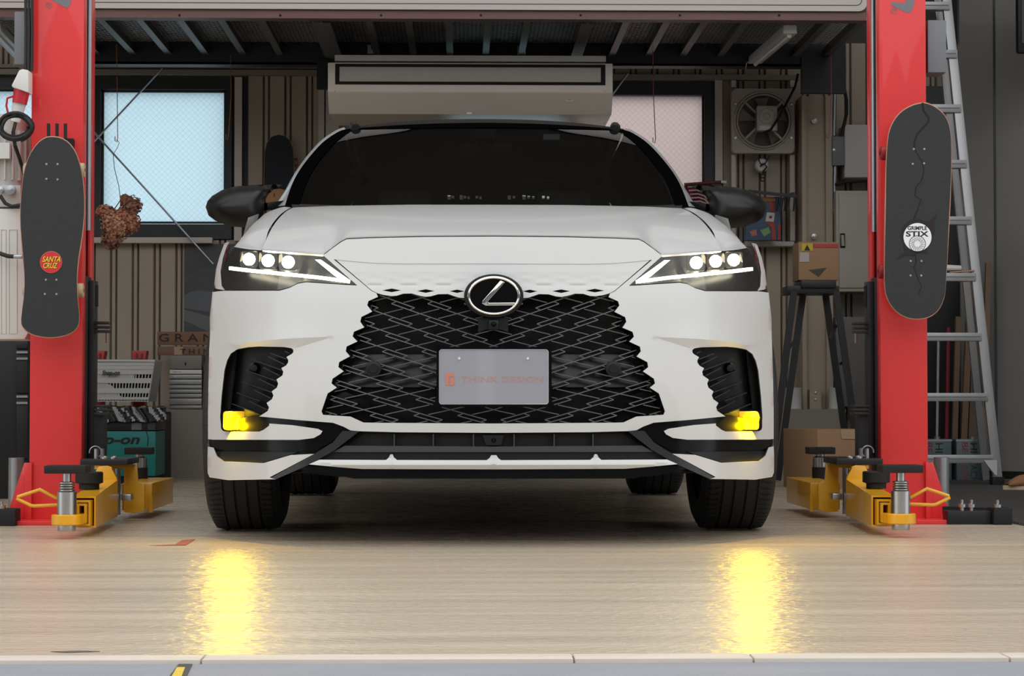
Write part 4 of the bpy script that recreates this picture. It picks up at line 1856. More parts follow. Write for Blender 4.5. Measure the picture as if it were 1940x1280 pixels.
# ---- skateboards on the posts
def deck(name, label, outline, Y, wheels, bolts, group='skateboards hung up as decoration', wheelmat=None):
    xs_ = [at(x, y, Y) for x, y in outline]
    c = Vector((sum(p.x for p in xs_) / len(xs_), Y, min(p.z for p in xs_)))
    root = thing(name, label, 'skateboard', c, group)
    m = MB()
    ppx(m, outline, Y, .012)
    m.build('deck', MAPLE, root, bevel=.003)
    cx = sum(x for x, y in outline) / len(outline)
    cy = sum(y for x, y in outline) / len(outline)
    ins = []
    for x, y in outline:
        d = math.hypot(x - cx, y - cy)
        ins.append((x + (cx - x) / d * 2.0, y + (cy - y) / d * 2.2))
    m = MB()
    ppx(m, ins, Y - .0015, .0014)
    m.build('grip_tape', GRIP, root)
    for x, y in bolts:
        p = at(x, y, Y)
        m = MB()
        m.lathe([(0, -.0032), (.0032, -.003), (.0045, -.0015)], (p.x, Y, p.z), 'y', 10)
        m.build('deck_bolt', GALV, root)
    for x0, x1, y in wheels:
        p, q = at(x0, y, Y + .06), at(x1, y, Y + .06)
        m = MB()
        m.cyl((p.x + .03, Y + .06, p.z), (q.x - .03, Y + .06, p.z), .008, n=10)
        m.box((p.x + q.x) / 2 - .03, (p.x + q.x) / 2 + .03, Y + .012, Y + .06, p.z - .03, p.z + .03)
        tr = m.build('truck', GALV, root)
        for xx, d in ((p.x, 1), (q.x, -1)):
            m = MB()
            m.lathe([(.008, 0), (.02, 0), (.026, .004), (.027, .02), (.026, .03), (.008, .032)], (xx if d > 0 else xx - .032, Y + .06, p.z), 'x', 20)
            m.build('wheel', wheelmat, tr)
    return root


O1 = [(97, 257), (85, 259), (70, 270), (55, 292), (45, 322), (40, 360), (37, 400), (38, 440), (42, 485), (46, 530), (45, 560), (41, 590), (39, 612), (43, 622), (55, 633), (75, 639),
      (97, 641), (120, 638), (138, 631), (148, 620), (151, 605), (149, 580), (147, 560), (146, 530), (149, 495), (156, 452), (160, 415), (161, 380), (158, 340), (152, 310), (143, 285), (130, 268), (115, 259)]
BY = 8.05
O1 = smooth_loop(O1, 1)
CREAM = mat('cream_urethane', (196, 176, 140), .5)
b1 = deck('skateboard', 'black skateboard with pale wood edge and round red sticker on the post', O1, BY, [(45, 161, 322), (44, 159, 550)],
          [(88, 311), (109, 311), (88, 339), (109, 340), (87, 530), (107, 530), (85, 557), (107, 557)], wheelmat=CREAM)
c = at(97, 496.5, BY)
m = MB()
m.lathe([(0, -.004), (.0395, -.004), (.0395, -.002)], (c.x, BY, c.z), 'y', 36)
m.build('round_sticker', mat('sticker_red', (208, 34, 48), .5), b1)
m = MB()
m.tube([(c.x + .0395 * math.cos(t * .2094), BY - .003, c.z + .0395 * math.sin(t * .2094)) for t in range(30)], .0009, n=5, closed=True)
m.build('sticker_edge', mat('sticker_edge_tan', (190, 150, 110), .5), b1)
YINK, KINK = mat('sticker_yellow', (236, 196, 30), .5), mat('sticker_black', (20, 16, 16), .5)
for wd, bxx in (('SANTA', (80, 485.5, 114.5, 496)), ('CRUZ', (82, 497.5, 109.5, 508))):
    lettering(wd, (bxx[0] + .8, bxx[1] + .8, bxx[2] + .8, bxx[3] + .8), BY - .0043, KINK, b1, shear=.3, bold=.045)
    lettering(wd, bxx, BY - .0047, YINK, b1, shear=.3, bold=.02)

O2 = [(1746, 193), (1724, 199), (1703, 213), (1688, 235), (1681, 262), (1678, 317), (1676, 420), (1675, 506), (1675.6, 551), (1684, 575), (1700, 594), (1720, 604), (1741, 606), (1761.5, 602), (1779, 589),
      (1790, 565), (1792.5, 541), (1797.6, 455), (1803, 352), (1803.5, 276), (1801, 242), (1792.5, 218), (1775, 202), (1758, 194)]


O2 = smooth_loop(O2, 2)


def q2(p):
    return (1655 + p[0] / 2.91, 180 + p[1] / 2.91)


RW = mat('red_urethane', (150, 30, 36), .45)
b2 = deck('skateboard', 'black skateboard with cracked print and round white emblem on the post', O2, BY, [(1667, 1795, 290), (1663, 1790, 514)],
          [q2(p) for p in ((222, 298), (280, 298), (278, 377), (216, 380), (205, 915), (264, 915), (204, 995), (263, 995))], wheelmat=RW)
CRK = mat('crack_print_black', (16, 15, 15), .8)
CRB = mat('crack_print_brown', (38, 33, 31), .85)


def crack(pts, w0, w1):
    P = [q2(p) for p in pts]
    L, R = [], []
    n = len(P)
    for i, (x, y) in enumerate(P):
        a, b = P[max(0, i - 1)], P[min(n - 1, i + 1)]
        dx, dy = b[0] - a[0], b[1] - a[1]
        l = math.hypot(dx, dy)
        w = (w0 + (w1 - w0) * i / (n - 1)) / 2
        L.append((x - dy / l * w, y + dx / l * w))
        R.append((x + dy / l * w, y - dx / l * w))
    m = MB()
    ppx(m, L + R[::-1], BY - .0024, .0008)
    m.build('crack_line', CRK, b2)


crack([(270, 42), (275, 85), (305, 125), (300, 150), (240, 215), (225, 260), (225, 295)], 4, 2.5)
crack([(225, 295), (270, 370), (278, 420), (265, 470), (235, 505), (228, 555), (262, 575), (240, 640), (218, 690)], 1.4, 2)
crack([(232, 870), (235, 920), (222, 950), (245, 1010), (265, 1055), (245, 1100)], 1.8, 1)
m = MB()
ppx(m, [q2(p) for p in ((125, 908), (160, 872), (172, 868), (150, 772), (165, 720), (200, 688), (240, 682), (300, 700), (350, 655), (333, 700), (336, 760), (300, 820), (296, 872), (250, 868), (220, 885), (180, 880))], BY - .0028, .001)
m.build('torn_print', CRB, b2)
WINK = mat('emblem_white', (232, 234, 236), .5)
c = at(*q2((241, 783)), BY)
m = MB()
m.lathe([(0, -.0042), (.052, -.0042), (.052, -.003)], (c.x, BY, c.z), 'y', 36)
m.build('round_emblem', WINK, b2)
lettering('GRIMPLE', (*q2((188, 722)), *q2((294, 744))), BY - .0046, KINK, b2, bold=.03)
lettering('STIX', (*q2((178, 750)), *q2((304, 780))), BY - .0046, KINK, b2, bold=.03)
c = at(*q2((240, 820)), BY)
m = MB()
m.tube([(c.x + .030 * math.cos(t * .2094), BY - .0042, c.z + .030 * math.sin(t * .2094)) for t in range(30)], .0012, n=5, closed=True)
for k in range(18):
    t = k * .349
    m.tube([(c.x + r * math.cos(t + r * 25), BY - .0044, c.z + r * math.sin(t + r * 25)) for r in (.012, .018, .026)], .0009, n=4)
m.build('emblem_swirl', KINK, b2)['kind'] = 'stuff'
# rubber-coated hook that carries the left board
hk = thing('wall_hook', 'black three-pronged hook on the red post above the skateboard', 'hook', base(110, 285, 8.19))
for px in (92, 108, 124):
    m = MB()
    m.tube([at(px, 234, 8.06), at(px, 262, 8.06), at(px + 1, 280, 8.10)], .0062, n=10)
    m.build('prong', BLACKRUB, hk)
m = MB()
bpx(m, 122, 262, 138, 300, 8.16, .038)
bpx(m, 86, 276, 138, 300, 8.17, .028)
m.build('hook_plate', BLACKRUB, hk)

# ---- hydraulic power unit at the left edge
pu = thing('power_unit', 'electric lift motor with white oil tank at the left edge', 'motor', base(15, 640, 8.3))
Yu = 8.25
m = MB()
a = at(12, 300, Yu)
zt, zb_ = at(0, 215, Yu).z, at(0, 350, Yu).z
m.cyl((a.x - .02, Yu + .10, zb_), (a.x - .02, Yu + .10, zt), .085, n=28)
mot = m.build('motor_body', LGREY, pu)
for k in range(22):
    t = 2 * math.pi * k / 22
    m = MB()
    r = .092
    cx_, cy_ = a.x - .02, Yu + .10
    m.bar((cx_ + r * math.cos(t), cy_ + r * math.sin(t), zb_ + .02), (cx_ + r * math.cos(t), cy_ + r * math.sin(t), zt - .06), .005, .02, (math.cos(t), math.sin(t), 0))
    m.build('cooling_fin', LGREY, mot)
m = MB()
bpx(m, -6, 270, 18, 300, Yu - .02, .03)
m.build('rating_plate', WHITEPL, pu)
m = MB()
bpx(m, -30, 350, 40, 392, Yu, .16)
m.build('valve_block', LGREY, pu, bevel=.01)
for px, r in ((23, .018), (4, .012)):
    p = at(px, 361, Yu)
    m = MB()
    m.lathe([(0, -.035), (r, -.033), (r, -.012), (r * .7, -.01), (r * .7, 0)], (p.x, Yu, p.z), 'y', 18)
    m.build('valve_knob', STEEL, pu)
m = MB()
m.prism([(at(x, y, Yu).x, at(x, y, Yu).z) for x, y in ((-60, 395), (48, 395), (54, 402), (55, 630), (48, 643), (-60, 643))], Yu - .01, Yu + .22)
tk = m.build('oil_tank', WHITEPL, pu, bevel=.012)
for x0, x1 in ((2, 11), (17, 32)):
    m = MB()
    pts = [at(x, y, Yu - .011) for x, y in ((x0, 435), (x1, 435), (x1, 632), (x0, 632))]
    m.tube(pts, .0018, n=6, closed=True)
    m.build('tank_rib', LGREY, tk)
m = MB()
m.tube([at(-20, 474, 8.2), at(0, 480, 8.18), at(15, 485, 8.17), at(28, 486, 8.17)], .008, n=10)
h = m.build('hydraulic_hose', CABLE, pu)
m = MB()
m.cyl(at(26, 486, 8.17), at(42, 486, 8.17), .008, n=12)
m.build('hose_end', STEEL, h)
m = MB()
m.tube([at(0, 370, 8.22), at(10, 385, 8.22), at(22, 391, 8.22), at(40, 388, 8.22)], .007, n=8)
m.build('hydraulic_hose', CABLE, pu)
# plug and socket
pg = thing('power_plug', 'white and red industrial power plug hanging beside the lift post', 'plug', base(35, 240, 8.15))
m = MB()
m.prism([(at(x, y, 8.12).x, at(x, y, 8.12).z) for x, y in ((24, 162), (38, 134), (44, 132), (56, 134), (56, 177), (24, 166))], 8.10, 8.18)
m.build('socket_cover', WHITEPL, pg, bevel=.006)
m = MB()
m.cyl(at(42, 168, 8.14), at(37, 196, 8.14), .030, .027, n=20)
m.build('plug_collar', mat('plug_red', (190, 28, 44), .4), pg)
m = MB()
m.cyl(at(37, 195, 8.15), at(29, 231, 8.15), .026, .017, n=20)
m.build('plug_body', WHITEPL, pg)
m = MB()
m.tube([at(26, 182, 8.14), at(14, 186, 8.14), at(12, 200, 8.14), at(15, 214, 8.14)], .004, n=6)
m.build('plug_tab', mat('plug_red', (190, 28, 44), .4), pg)
cab = thing('cable_coil', 'coil of black cable hanging under the power plug', 'cable', base(30, 270, 8.14))
m = MB()
pts = []
for k in range(70):
    t = k / 69 * 2 * math.pi * 3.2
    rr_ = 24 + 9 * (k / 69) + 1.5 * math.sin(k * .9)
    pts.append(at(29 + rr_ * math.cos(t), 240 + (18 + 10 * k / 69) * math.sin(t), 8.06 + .012 * math.sin(k * .4)))
m.tube(pts, .0065, n=8)
m.build('coil', CABLE, cab)
m = MB()
m.tube([at(29, 234, 8.14), at(25, 250, 8.08), at(28, 275, 8.08), at(37, 300, 8.13), at(46, 330, 8.18)], .007, n=8)
m.build('cable_tail', CABLE, cab)
for px in (48, 54, 60):
    m = MB()
    m.tube([at(px, -40, 8.17), at(px + 1, 60, 8.17), at(px, 134, 8.17)], .0055, n=8)
    tag(m.build('supply_cable', CABLE), ['thin black supply cable above the plug, nearest the grey box', 'thin black supply cable above the plug, middle one of three', 'thin black supply cable above the plug, nearest the red post'][(px - 48) // 6], 'cable', 'cables above the power plug')

# black tool cabinet behind the post at the left edge
Yc = 10.2
tc_ = thing('tool_cabinet', 'tall black tool cabinet with silver handles at the left edge', 'cabinet', base(5, 870, Yc))
zt = at(0, 632, Yc).z
x0, x1 = at(-90, 700, Yc).x, at(53, 700, Yc).x
m = MB()
m.box(x0, x1, Yc, Yc + .5, 0, zt)
m.build('body', BLACKSTEEL, tc_, bevel=.006)
for y0, y1 in ((646, 660), (662, 744), (746, 868)):
    m = MB()
    bpx(m, 31, y0 + 1, 52, y1, Yc - .018, .018)
    d = m.build('drawer', BLACKSTEEL, tc_, bevel=.003)
    if y1 > 661:
        m = MB()
        bpx(m, 31, y0 + 3, 52, y0 + 7, Yc - .035, .018)
        bpx(m, 31, y0 + 15, 52, y0 + 19, Yc - .03, .012)
        m.build('drawer_handle', STEEL, d)

# ================================================================== THINGS ALONG THE BACK WALL
# ---- ceiling-hung air conditioner
Ya = 11.9
ac = thing('air_conditioner', 'beige ceiling-hung air conditioner above the car roof', 'air conditioner', base(890, 215, Ya + .2))
zt, zm, zb_ = at(0, 116, Ya).z, at(0, 172, Ya).z, at(0, 214, Ya + .1).z
x0, x1 = at(621, 140, Ya).x, at(1161, 140, Ya).x
m = MB()
m.add([(x, y, z) for x in (x0, x1) for y, z in ((Ya, zt), (Ya, zm), (Ya + .10, zb_), (Ya + .62, zb_), (Ya + .62, zt))],
      [(0, 1, 6, 5), (1, 2, 7, 6), (2, 3, 8, 7), (3, 4, 9, 8), (4, 0, 5, 9), (0, 1, 2, 3, 4), (5, 6, 7, 8, 9)])
m.build('casing', BEIGE, ac, bevel=.006)
m = MB()
bpx(m, 635, 121.5, 1147, 160.5, Ya - .004, .003)
m.build('outlet', DEEPBLACK, ac)
m = MB()
bpx(m, 643, 127, 1138.5, 155, Ya - .016, .010)
m.build('louvre', mat('beige_louvre', (172, 164, 152), .4), ac, bevel=.004)
m = MB()
bpx(m, 634, 105, 1148, 116, Ya + .03, .4)
m.build('top_bracket', LGREY, ac)
for px in (634, 1146):
    m = MB()
    a, b = at(px, 172, Ya), at(px + (10 if px < 900 else -10), 213, Ya + .1)
    m.bar(a + Vector((0, -.001, 0)), b + Vector((0, -.001, 0)), .004, .003, (0, 1, 0))
    m.build('end_seam', mat('seam_grey', (120, 114, 106), .5), ac)
m = MB()
bpx(m, 1073, 184, 1085, 192, Ya + .035, .03)
bd = m.build('remote_sensor', WHITEPL, ac)
m = MB()
bpx(m, 1076, 186, 1082, 190, Ya + .033, .003)
m.build('sensor_window', DEEPBLACK, bd)
m = MB()
bpx(m, 884, 212, 894, 216, Ya + .09, .01)
m.build('drain_tip', WHITEPL, ac)

# ---- strip lights
def strip(px0, py0, px1, py1, lab):
    Y0, Y1 = 11.45, 12.5
    a, b = at(px0, py0, Y0), at(px1, py1, Y1)
    b.z = a.z = jz - .05
    r = thing('strip_light', lab, 'ceiling light', (a.x, Y0, a.z), 'unlit strip lights under the mezzanine')
    m = MB()
    m.prism3([(a.x - .038, Y0, a.z), (a.x + .038, Y0, a.z), (a.x + .034, Y0, a.z + .045), (a.x - .034, Y0, a.z + .045)], Vector((b.x - a.x, Y1 - Y0, 0)))
    m.build('housing', LGREY, r, bevel=.004)
    m = MB()
    m.cyl((a.x, Y0 + .03, a.z - .006), (b.x, Y1 - .03, a.z - .006), .012, n=12)
    m.build('tube', WHITEPL, r)
    m = MB()
    m.tube([(b.x - .03, Y1 - .02, b.z + .02), (b.x - .05, Y1 - .02, b.z), (b.x - .055, Y1 - .02, b.z - .03)], .003, n=6)
    m.build('pull_cord', LGREY, r)


strip(1497, 57, 1430, 131, 'unlit white strip light under the mezzanine near the exhaust fan')
strip(-12, 48, 45, 131, 'unlit white strip light at the upper left edge')
# little white clips on the dark beam
for px, py, lab in ((704, 93, 'small white clip on the dark beam, the one farther from the fan'), (988, 95, 'small white clip on the dark beam, the one closer to the fan')):
    r = thing('beam_clip', lab, 'clip', base(px, py + 8, YB - .03), 'clips on the beam')
    m = MB()
    bpx(m, px - 8, py, px + 8, py + 8, YB - .03, .028)
    m.build('clip_body', WHITEPL, r, bevel=.004)
    m = MB()
    bpx(m, px - 8, py - 8, px - 1, py, YB - .03, .028)
    m.build('clip_ear', WHITEPL, r)

# ---- hanging wires with hooks
OR = mat('orange_wire', (150, 92, 44), .5)
PK_ = mat('pink_wire', (160, 80, 84), .5)
for px0, px1, y0, y1, mt, lab in ((221, 223, 84, 262, OR, 'thin orange wire with a hook, hanging before the bright window'),
                                  (437, 433, 106, 258, OR, 'thin orange wire with a hook, hanging at the window frame'),
                                  (1237, 1242, 96, 264, PK_, 'thin pink wire with a hook, hanging before the pink window'),
                                  (1574, 1571, 80, 256, PK_, 'thin pink wire with a hook, hanging near the lift post')):
    Yw = 12.3 if px0 != 437 else YB - .006
    m = MB()
    m.tube([at(px0 - 2, y0 + 6, Yw), at(px0, y0, Yw), at(px0 + 1, (y0 + y1) / 2, Yw), at(px1, y1, Yw), at(px1 - 2, y1 + 7, Yw), at(px1 - 5, y1 + 5, Yw), at(px1 - 5, y1 - 4, Yw)], .0024, n=6)
    tag(m.build('hanging_wire', mt), lab, 'wire', 'hooked wires under the mezzanine')
# bracing rods crossed before the window
for p, q, yr_, lab in (((308, 129), (178, 268), 13.06, 'thin steel bracing rod rising to the head rail before the window'),
                  ((176, 248), (404, 500), 13.02, 'thin steel bracing rod running down behind the car wing'),
                  ((1190, 139), (1120, 232), 13.06, 'short steel bracing rod behind the air conditioner')):
    m = MB()
    m.cyl(at(*p, yr_ + .08), at(*q, yr_ + .08), .006, n=8)
    tag(m.build('bracing_rod', GALV), lab, 'rod', 'bracing rods')

# ---- dried flowers
fl = thing('dried_flowers', 'bunch of brown dried hydrangeas hanging before the window', 'flowers', base(228, 475, 12.3))
m = MB()
m.tube([at(214, 290, 12.3), at(217, 320, 12.3), at(225, 352, 12.3), at(229, 385, 12.3)], .0022, n=6)
m.build('string', mat('blue_string', (60, 110, 130), .6), fl)
m = MB()
m.tube([at(221, 264, 12.3), at(226, 270, 12.3), at(222, 280, 12.3), at(216, 290, 12.3), at(212, 286, 12.3)], .0022, n=6)
m.build('wire_hook', GALV, fl)
for k in range(4):
    m = MB()
    m.tube([at(229, 378, 12.3), at(215 + 12 * k, 398 + 4 * (k % 2), 12.29 + .02 * k), at(205 + 16 * k, 420, 12.3)], .003, n=5)
    m.build('stem', mat('dry_stem', (92, 66, 48), .8), fl)
FM = [mat('dried_petal_%d' % i, c, .85) for i, c in enumerate(((188, 126, 98), (160, 110, 88), (200, 146, 116)))]
for i, (px, py, rx, ry) in enumerate(((200, 401, 17, 13), (250, 389, 19, 18), (222, 430, 30, 26), (248, 418, 18, 22), (212, 452, 19, 20), (212, 414, 20, 16), (232, 408, 16, 14), (237, 378, 9, 9))):
    m = MB()
    c = at(px, py, 12.3)
    kx_ = 12.3 / FPX
    m.lathe([(rx * kx_ * .66 * math.sin(math.pi * q / 8) + 1e-4, -ry * kx_ * .66 * math.cos(math.pi * q / 8)) for q in range(9)], c, 'z', 12)
    for k in range(420):
        th, ph = random.uniform(0, 6.283), math.acos(random.uniform(-1, 1))
        rr_ = random.uniform(.66, 1.1)
        d = Vector((math.sin(ph) * math.cos(th), math.sin(ph) * math.sin(th), math.cos(ph)))
        p = c + Vector((d.x * rx * kx_ * rr_, d.y * rx * kx_ * rr_, d.z * ry * kx_ * rr_))
        a = d.orthogonal().normalized()
        a = a * math.cos(k) + d.cross(a) * math.sin(k)
        b = d.cross(a) + d * random.uniform(-.7, .7)
        e = random.uniform(.006, .012)
        m.add([p - a * e, p - b * e * .8, p + a * e, p + b * e * .8 + d * .003], [(0, 1, 2, 3)])
    o = m.build('flower_head', FM[i % 3], fl, flat=True, recalc=False)

# ---- boards on the back wall
O3 = [(528, 254), (514, 258), (505, 270), (501, 290), (500, 340), (500, 420), (502, 445), (512, 458), (528, 462), (544, 458), (554, 445), (557, 420), (557, 300), (555, 280), (549, 264), (540, 257)]
r = thing('skateboard', 'plain dark skateboard deck on the back wall beside the mirror', 'skateboard', base(528, 462, 13.0), 'skateboards hung up as decoration')
m = MB()
ppx(m, O3, 13.10, .012)
m.build('deck', MAPLE, r)
m = MB()
ppx(m, [(528 + (x - 528) * .98, 358 + (y - 358) * .99) for x, y in O3], 13.098, .002)
m.build('grip_tape', mat('dark_blue_grip', (34, 38, 44), .8), r)
m = MB()
p = at(559, 306, 13.1)
m.cyl((p.x - .02, 13.14, p.z), (p.x + .012, 13.14, p.z), .026, n=14)
m.build('wheel', mat('orange_brown_wheel', (120, 70, 48), .5), r)
O4 = [(503, 376), (506, 366), (516, 359), (530, 357), (542, 360), (548, 370), (546, 430), (526, 440), (508, 430)]
r = thing('wooden_board', 'bare wooden skateboard deck half hidden behind the door mirror', 'skateboard', base(525, 440, 12.9))
m = MB()
ppx(m, O4, 13.082, .0145)
m.build('deck', mat('pale_orange_wood', (184, 134, 84), .55, var=.15, vs=(4, 4, 50)), r, bevel=.003)
m = MB()
m.tube([at(512, 384, 13.081), at(520, 388, 13.081), at(528, 396, 13.081)], .003, n=5)
m.tube([at(520, 366, 13.081), at(519, 373, 13.081)], .0025, n=5)
m.build('deck_graphic', mat('dark_print', (80, 56, 40), .6), r)
# poster of a car at dusk
po = thing('poster', 'dark poster of a car on the back wall beside the white car', 'poster', base(400, 635, WALLY - .01))
Yp = WALLY - .005
m = MB()
bpx(m, 349, 462, 470, 640, Yp, .004)
m.build('poster_sheet', mat('poster_dark', (74, 74, 74), .5, var=.35, vs=(6, 1, 22)), po)
for poly, c in (([(349, 560), (358, 554), (375, 550), (400, 552), (440, 556), (470, 562), (470, 600), (400, 592), (349, 584)], (96, 99, 104)),
                ([(352, 562), (375, 553), (410, 556), (430, 563), (352, 566)], (118, 116, 114)),
                ([(351, 568), (400, 572), (470, 580), (470, 592), (400, 586), (353, 578)], (70, 76, 84)),
                ([(349, 586), (400, 600), (470, 610), (470, 640), (420, 640), (349, 607)], (104, 104, 104))):
    m = MB()
    ppx(m, poly, Yp - .0008 - .0004 * len(poly), .0004)
    m.build('printed_shape', mat('print_%d_%d' % (c[0], c[2]), c, .5), po)
# wooden letter boards
for (x0_, y0_, x1_, y1_), word, bx4, lab in (((298, 628, 470, 653), 'GRAN', (301, 632, 404, 647), 'wooden sign board with wide spaced capitals above the narrower board'),
                                           ((298, 656, 470, 672.5), 'THIN', (341, 660.5, 397, 670.5), 'wooden sign board with small capitals on top of the tool box')):
    r = thing('sign_board', lab, 'sign', base((x0_ + x1_) / 2, y1_, 12.95), 'wooden sign boards')
    m = MB()
    bpx(m, x0_, y0_, x1_, y1_, 12.95, .03)
    m.build('board', WOOD, r, bevel=.002)
    lettering(' '.join(word), bx4, 12.948, mat('burnt_letters', (44, 34, 28), .7), r, bold=.01)
    if word == 'THIN':
        m = MB()
        bpx(m, 330, 656.5, 347, 672, 12.946, .003)
        m.build('pale_patch', mat('pale_wood', (172, 140, 112), .6), r)
        lettering('T', (341, 660.5, 352, 670.5), 12.944, MATS['burnt_letters'], r, bold=.01)
# ---- small silver drawer chest on the plinth
Yt = 12.85
tb = thing('drawer_chest', 'small silver drawer chest standing on the grey plinth', 'tool box', base(352, 773, Yt))
m = MB()
bpx(m, 321, 700, 382.5, 774, Yt + .012, .25)
m.build('body', mat('silver_grey', (128, 126, 122), .4, metal=.3), tb)
m = MB()
bpx(m, 322, 673, 382, 699, Yt + .02, .22)
ld = m.build('lid', mat('warm_grey', (120, 114, 106), .5), tb, bevel=.004)
p = at(351.5, 689, Yt + .02)
m = MB()
m.prism([(p.x, p.z + .012), (p.x + .006, p.z), (p.x, p.z - .012), (p.x - .006, p.z)], p.y - .003, p.y)
m.build('lock_plate', DEEPBLACK, ld)
SILV = mat('silver_drawer', (158, 156, 152), .35, metal=.4)
for y0_, y1_ in ((700.5, 708), (710, 717), (719.5, 727.5), (730, 735.5), (738, 744), (746.5, 752.5), (755, 766), (768, 773.5)):
    m = MB()
    bpx(m, 321.5, y0_, 382, y1_, Yt, .012)
    d = m.build('drawer', mat('pale_drawer', (205, 202, 196), .35) if y0_ < 705 else SILV, tb, bevel=.002)
    if y0_ < 715:
        lettering('Snap-on', (328, y0_ + 2, 342, y0_ + 5), Yt - .001, KINK if y0_ < 705 else WINK, d, shear=.3)
m = MB()
bpx(m, 384, 690, 396, 775, Yt + .03, .15)
tag(m.build('dark_box', BLACKSTEEL, bevel=.003), 'narrow black box right beside the silver drawer chest', 'box')
# ---- teal machine with black top
Ym = 12.0
zf = 0
mc = thing('teal_machine', 'teal and black workshop machine behind the lift arm', 'machine', (at(247, 890, Ym).x, Ym + .2, 0))
zt, zs = at(0, 763, Ym).z, at(0, 816, Ym).z
x0, x1 = at(150, 850, Ym).x, at(295, 850, Ym).x
m = MB()
m.box(x0, x1, Ym, Ym + .38, .04, zs)
m.build('cabinet', TEAL, mc, bevel=.008)
m = MB()
m.box(x0 - .004, x1 + .004, Ym - .006, Ym + .385, zs + .002, at(0, 797, Ym).z)
m.build('control_band', BLACKSTEEL, mc, bevel=.004)
m = MB()
m.box(x0 - .01, x1 + .02, Ym - .01, Ym + .40, at(0, 797, Ym).z, at(0, 786, Ym).z)
m.build('top_tray', BLACKSTEEL, mc, bevel=.006)
m = MB()
m.box(x0 + .01, x1 - .01, Ym + .02, Ym + .36, 0, .04)
m.build('plinth', BLACKRUB, mc)
m = MB()
bpx(m, 249, 801, 268, 814, Ym - .009, .003)
m.build('label_plate', mat('label_grey', (96, 98, 98), .5), mc)
m = MB()
bpx(m, 280, 800, 294, 814, Ym - .010, .004)
m.build('latch', mat('latch_grey', (58, 58, 58), .5), mc)
lettering('snap-on', (150, 828, 265, 847), Ym - .002, KINK, mc, shear=.25, bold=.03)
m = MB()
m.tube([at(277, 816, Ym - .003), at(281, 830, Ym - .003), at(279, 845, Ym - .003)], .002, n=5)
m.build('door_seam', KINK, mc)
# crumpled clear plastic sheet on the machine
m = MB()
rows = []
za, zc = at(0, 788, Ym).z, at(0, 769, Ym).z
for i in range(61):
    f = i / 60
    x = x0 - .03 + (x1 + .06 - x0 + .03) * f
    r_ = []
    for j in range(14):
        g = j / 13
        if g < .5:
            y = Ym - .03 + .006 * math.sin(i * .8 + 1.5 * math.sin(i * .31 + j * .5) + j) * (1 - g)
            z = za - .03 + (zc - za + .03) * (g / .5) + .004 * math.sin(i * .5 + j * 1.3)
        else:
            y = Ym - .03 + .42 * (g - .5) / .5
            z = zc + .003 * math.sin(i * .6 + j * 1.7)
        r_.append((x, y, z))
    rows.append(r_)
m.grid(rows)
tag(m.build('plastic_sheet', mat('dark_crumpled_plastic', (30, 30, 31), .16, coat=1.0), angle=18), 'crumpled shiny black plastic sheet draped over the teal machine', 'plastic sheet')
# ---- white slotted basket on top
Yk = 12.03
bk = thing('basket', 'white slotted plastic basket standing on the plastic sheet', 'basket', base(235, 765, Yk + .15))
zb_, zt = at(0, 766, Yk).z + .016, at(0, 684, Yk).z
xl0, xl1 = at(160, 700, Yk).x, at(292, 700, Yk).x
xb0, xb1 = at(164, 700, Yk).x, at(279, 700, Yk).x


def lat(f, g):
    a = xl0 + (xb0 - xl0) * (1 - g)
    b = xl1 + (xb1 - xl1) * (1 - g)
    return Vector((a + (b - a) * f, Yk + .02 * (1 - g), zb_ + (zt - zb_) * g))


WB = mat('basket_white', (176, 174, 170), .5)
m = MB()
for g, h in ((.08, .10), (.27, .25), (.52, .25), (.74, .25), (.86, .25), (.97, .3)):
    m.bar(lat(0, g), lat(1, g), .008, .086 * h + .006, (0, 0, 1))
nv = 21
for i in range(nv + 1):
    f = i / nv
    m.bar(lat(f, 0), lat(f, 1), .006, .006, (0, 1, 0))
m.prism3([lat(.0, .55), lat(.74, .55), lat(.74, .84), lat(.0, .84)], (0, .006, 0))
m.prism3([lat(.0, .05), lat(.6, .05), lat(.4, .4), lat(.25, .5), lat(0, .5)], (0, .006, 0))
m.build('front_wall', WB, bk)
m = MB()
e = Vector((0, .30, 0))
m.prism3([lat(0, 0), lat(1, 0), lat(1, 0) + e, lat(0, 0) + e], (0, 0, .005))
m.prism3([lat(0, 0) + e, lat(1, 0) + e, lat(1, 1) + e, lat(0, 1) + e], (0, .005, 0))
m.prism3([lat(1, 0), lat(1, 0) + e, lat(1, 1) + e, lat(1, 1)], (.005, 0, 0))
m.prism3([lat(0, 0), lat(0, 0) + e, lat(0, 1) + e, lat(0, 1)], (-.005, 0, 0))
m.build('basket_shell', WB, bk)
m = MB()
R = [lat(0, 1.01), lat(1, 1.01), lat(1, 1.01) + e, lat(0, 1.01) + e]
m.tube([p + Vector((0, -.004 if k < 2 else .004, 0)) for k, p in enumerate(R)], .008, n=8, closed=True)
m.build('basket_rim', WB, bk)
m = MB()
m.prism3([lat(.03, .05) + Vector((0, .03, 0)), lat(.97, .05) + Vector((0, .03, 0)), lat(.97, .9) + Vector((0, .03, 0)), lat(.03, .9) + Vector((0, .03, 0))], (0, .22, 0))  # contents unknown: dark block added so the slots look dark
tag(m.build('basket_fill', mat('dark_fill', (34, 33, 32), .8), bevel=.01), 'dark block added inside the white slotted basket to darken its slots', 'bag')
lettering('Snap-on', (193, 701, 227, 713), Yk - .006, KINK, bk, shear=.35, bold=.03)
lettering('TOOLS', (207, 708.5, 224, 713.5), Yk - .007, KINK, bk, shear=.3)
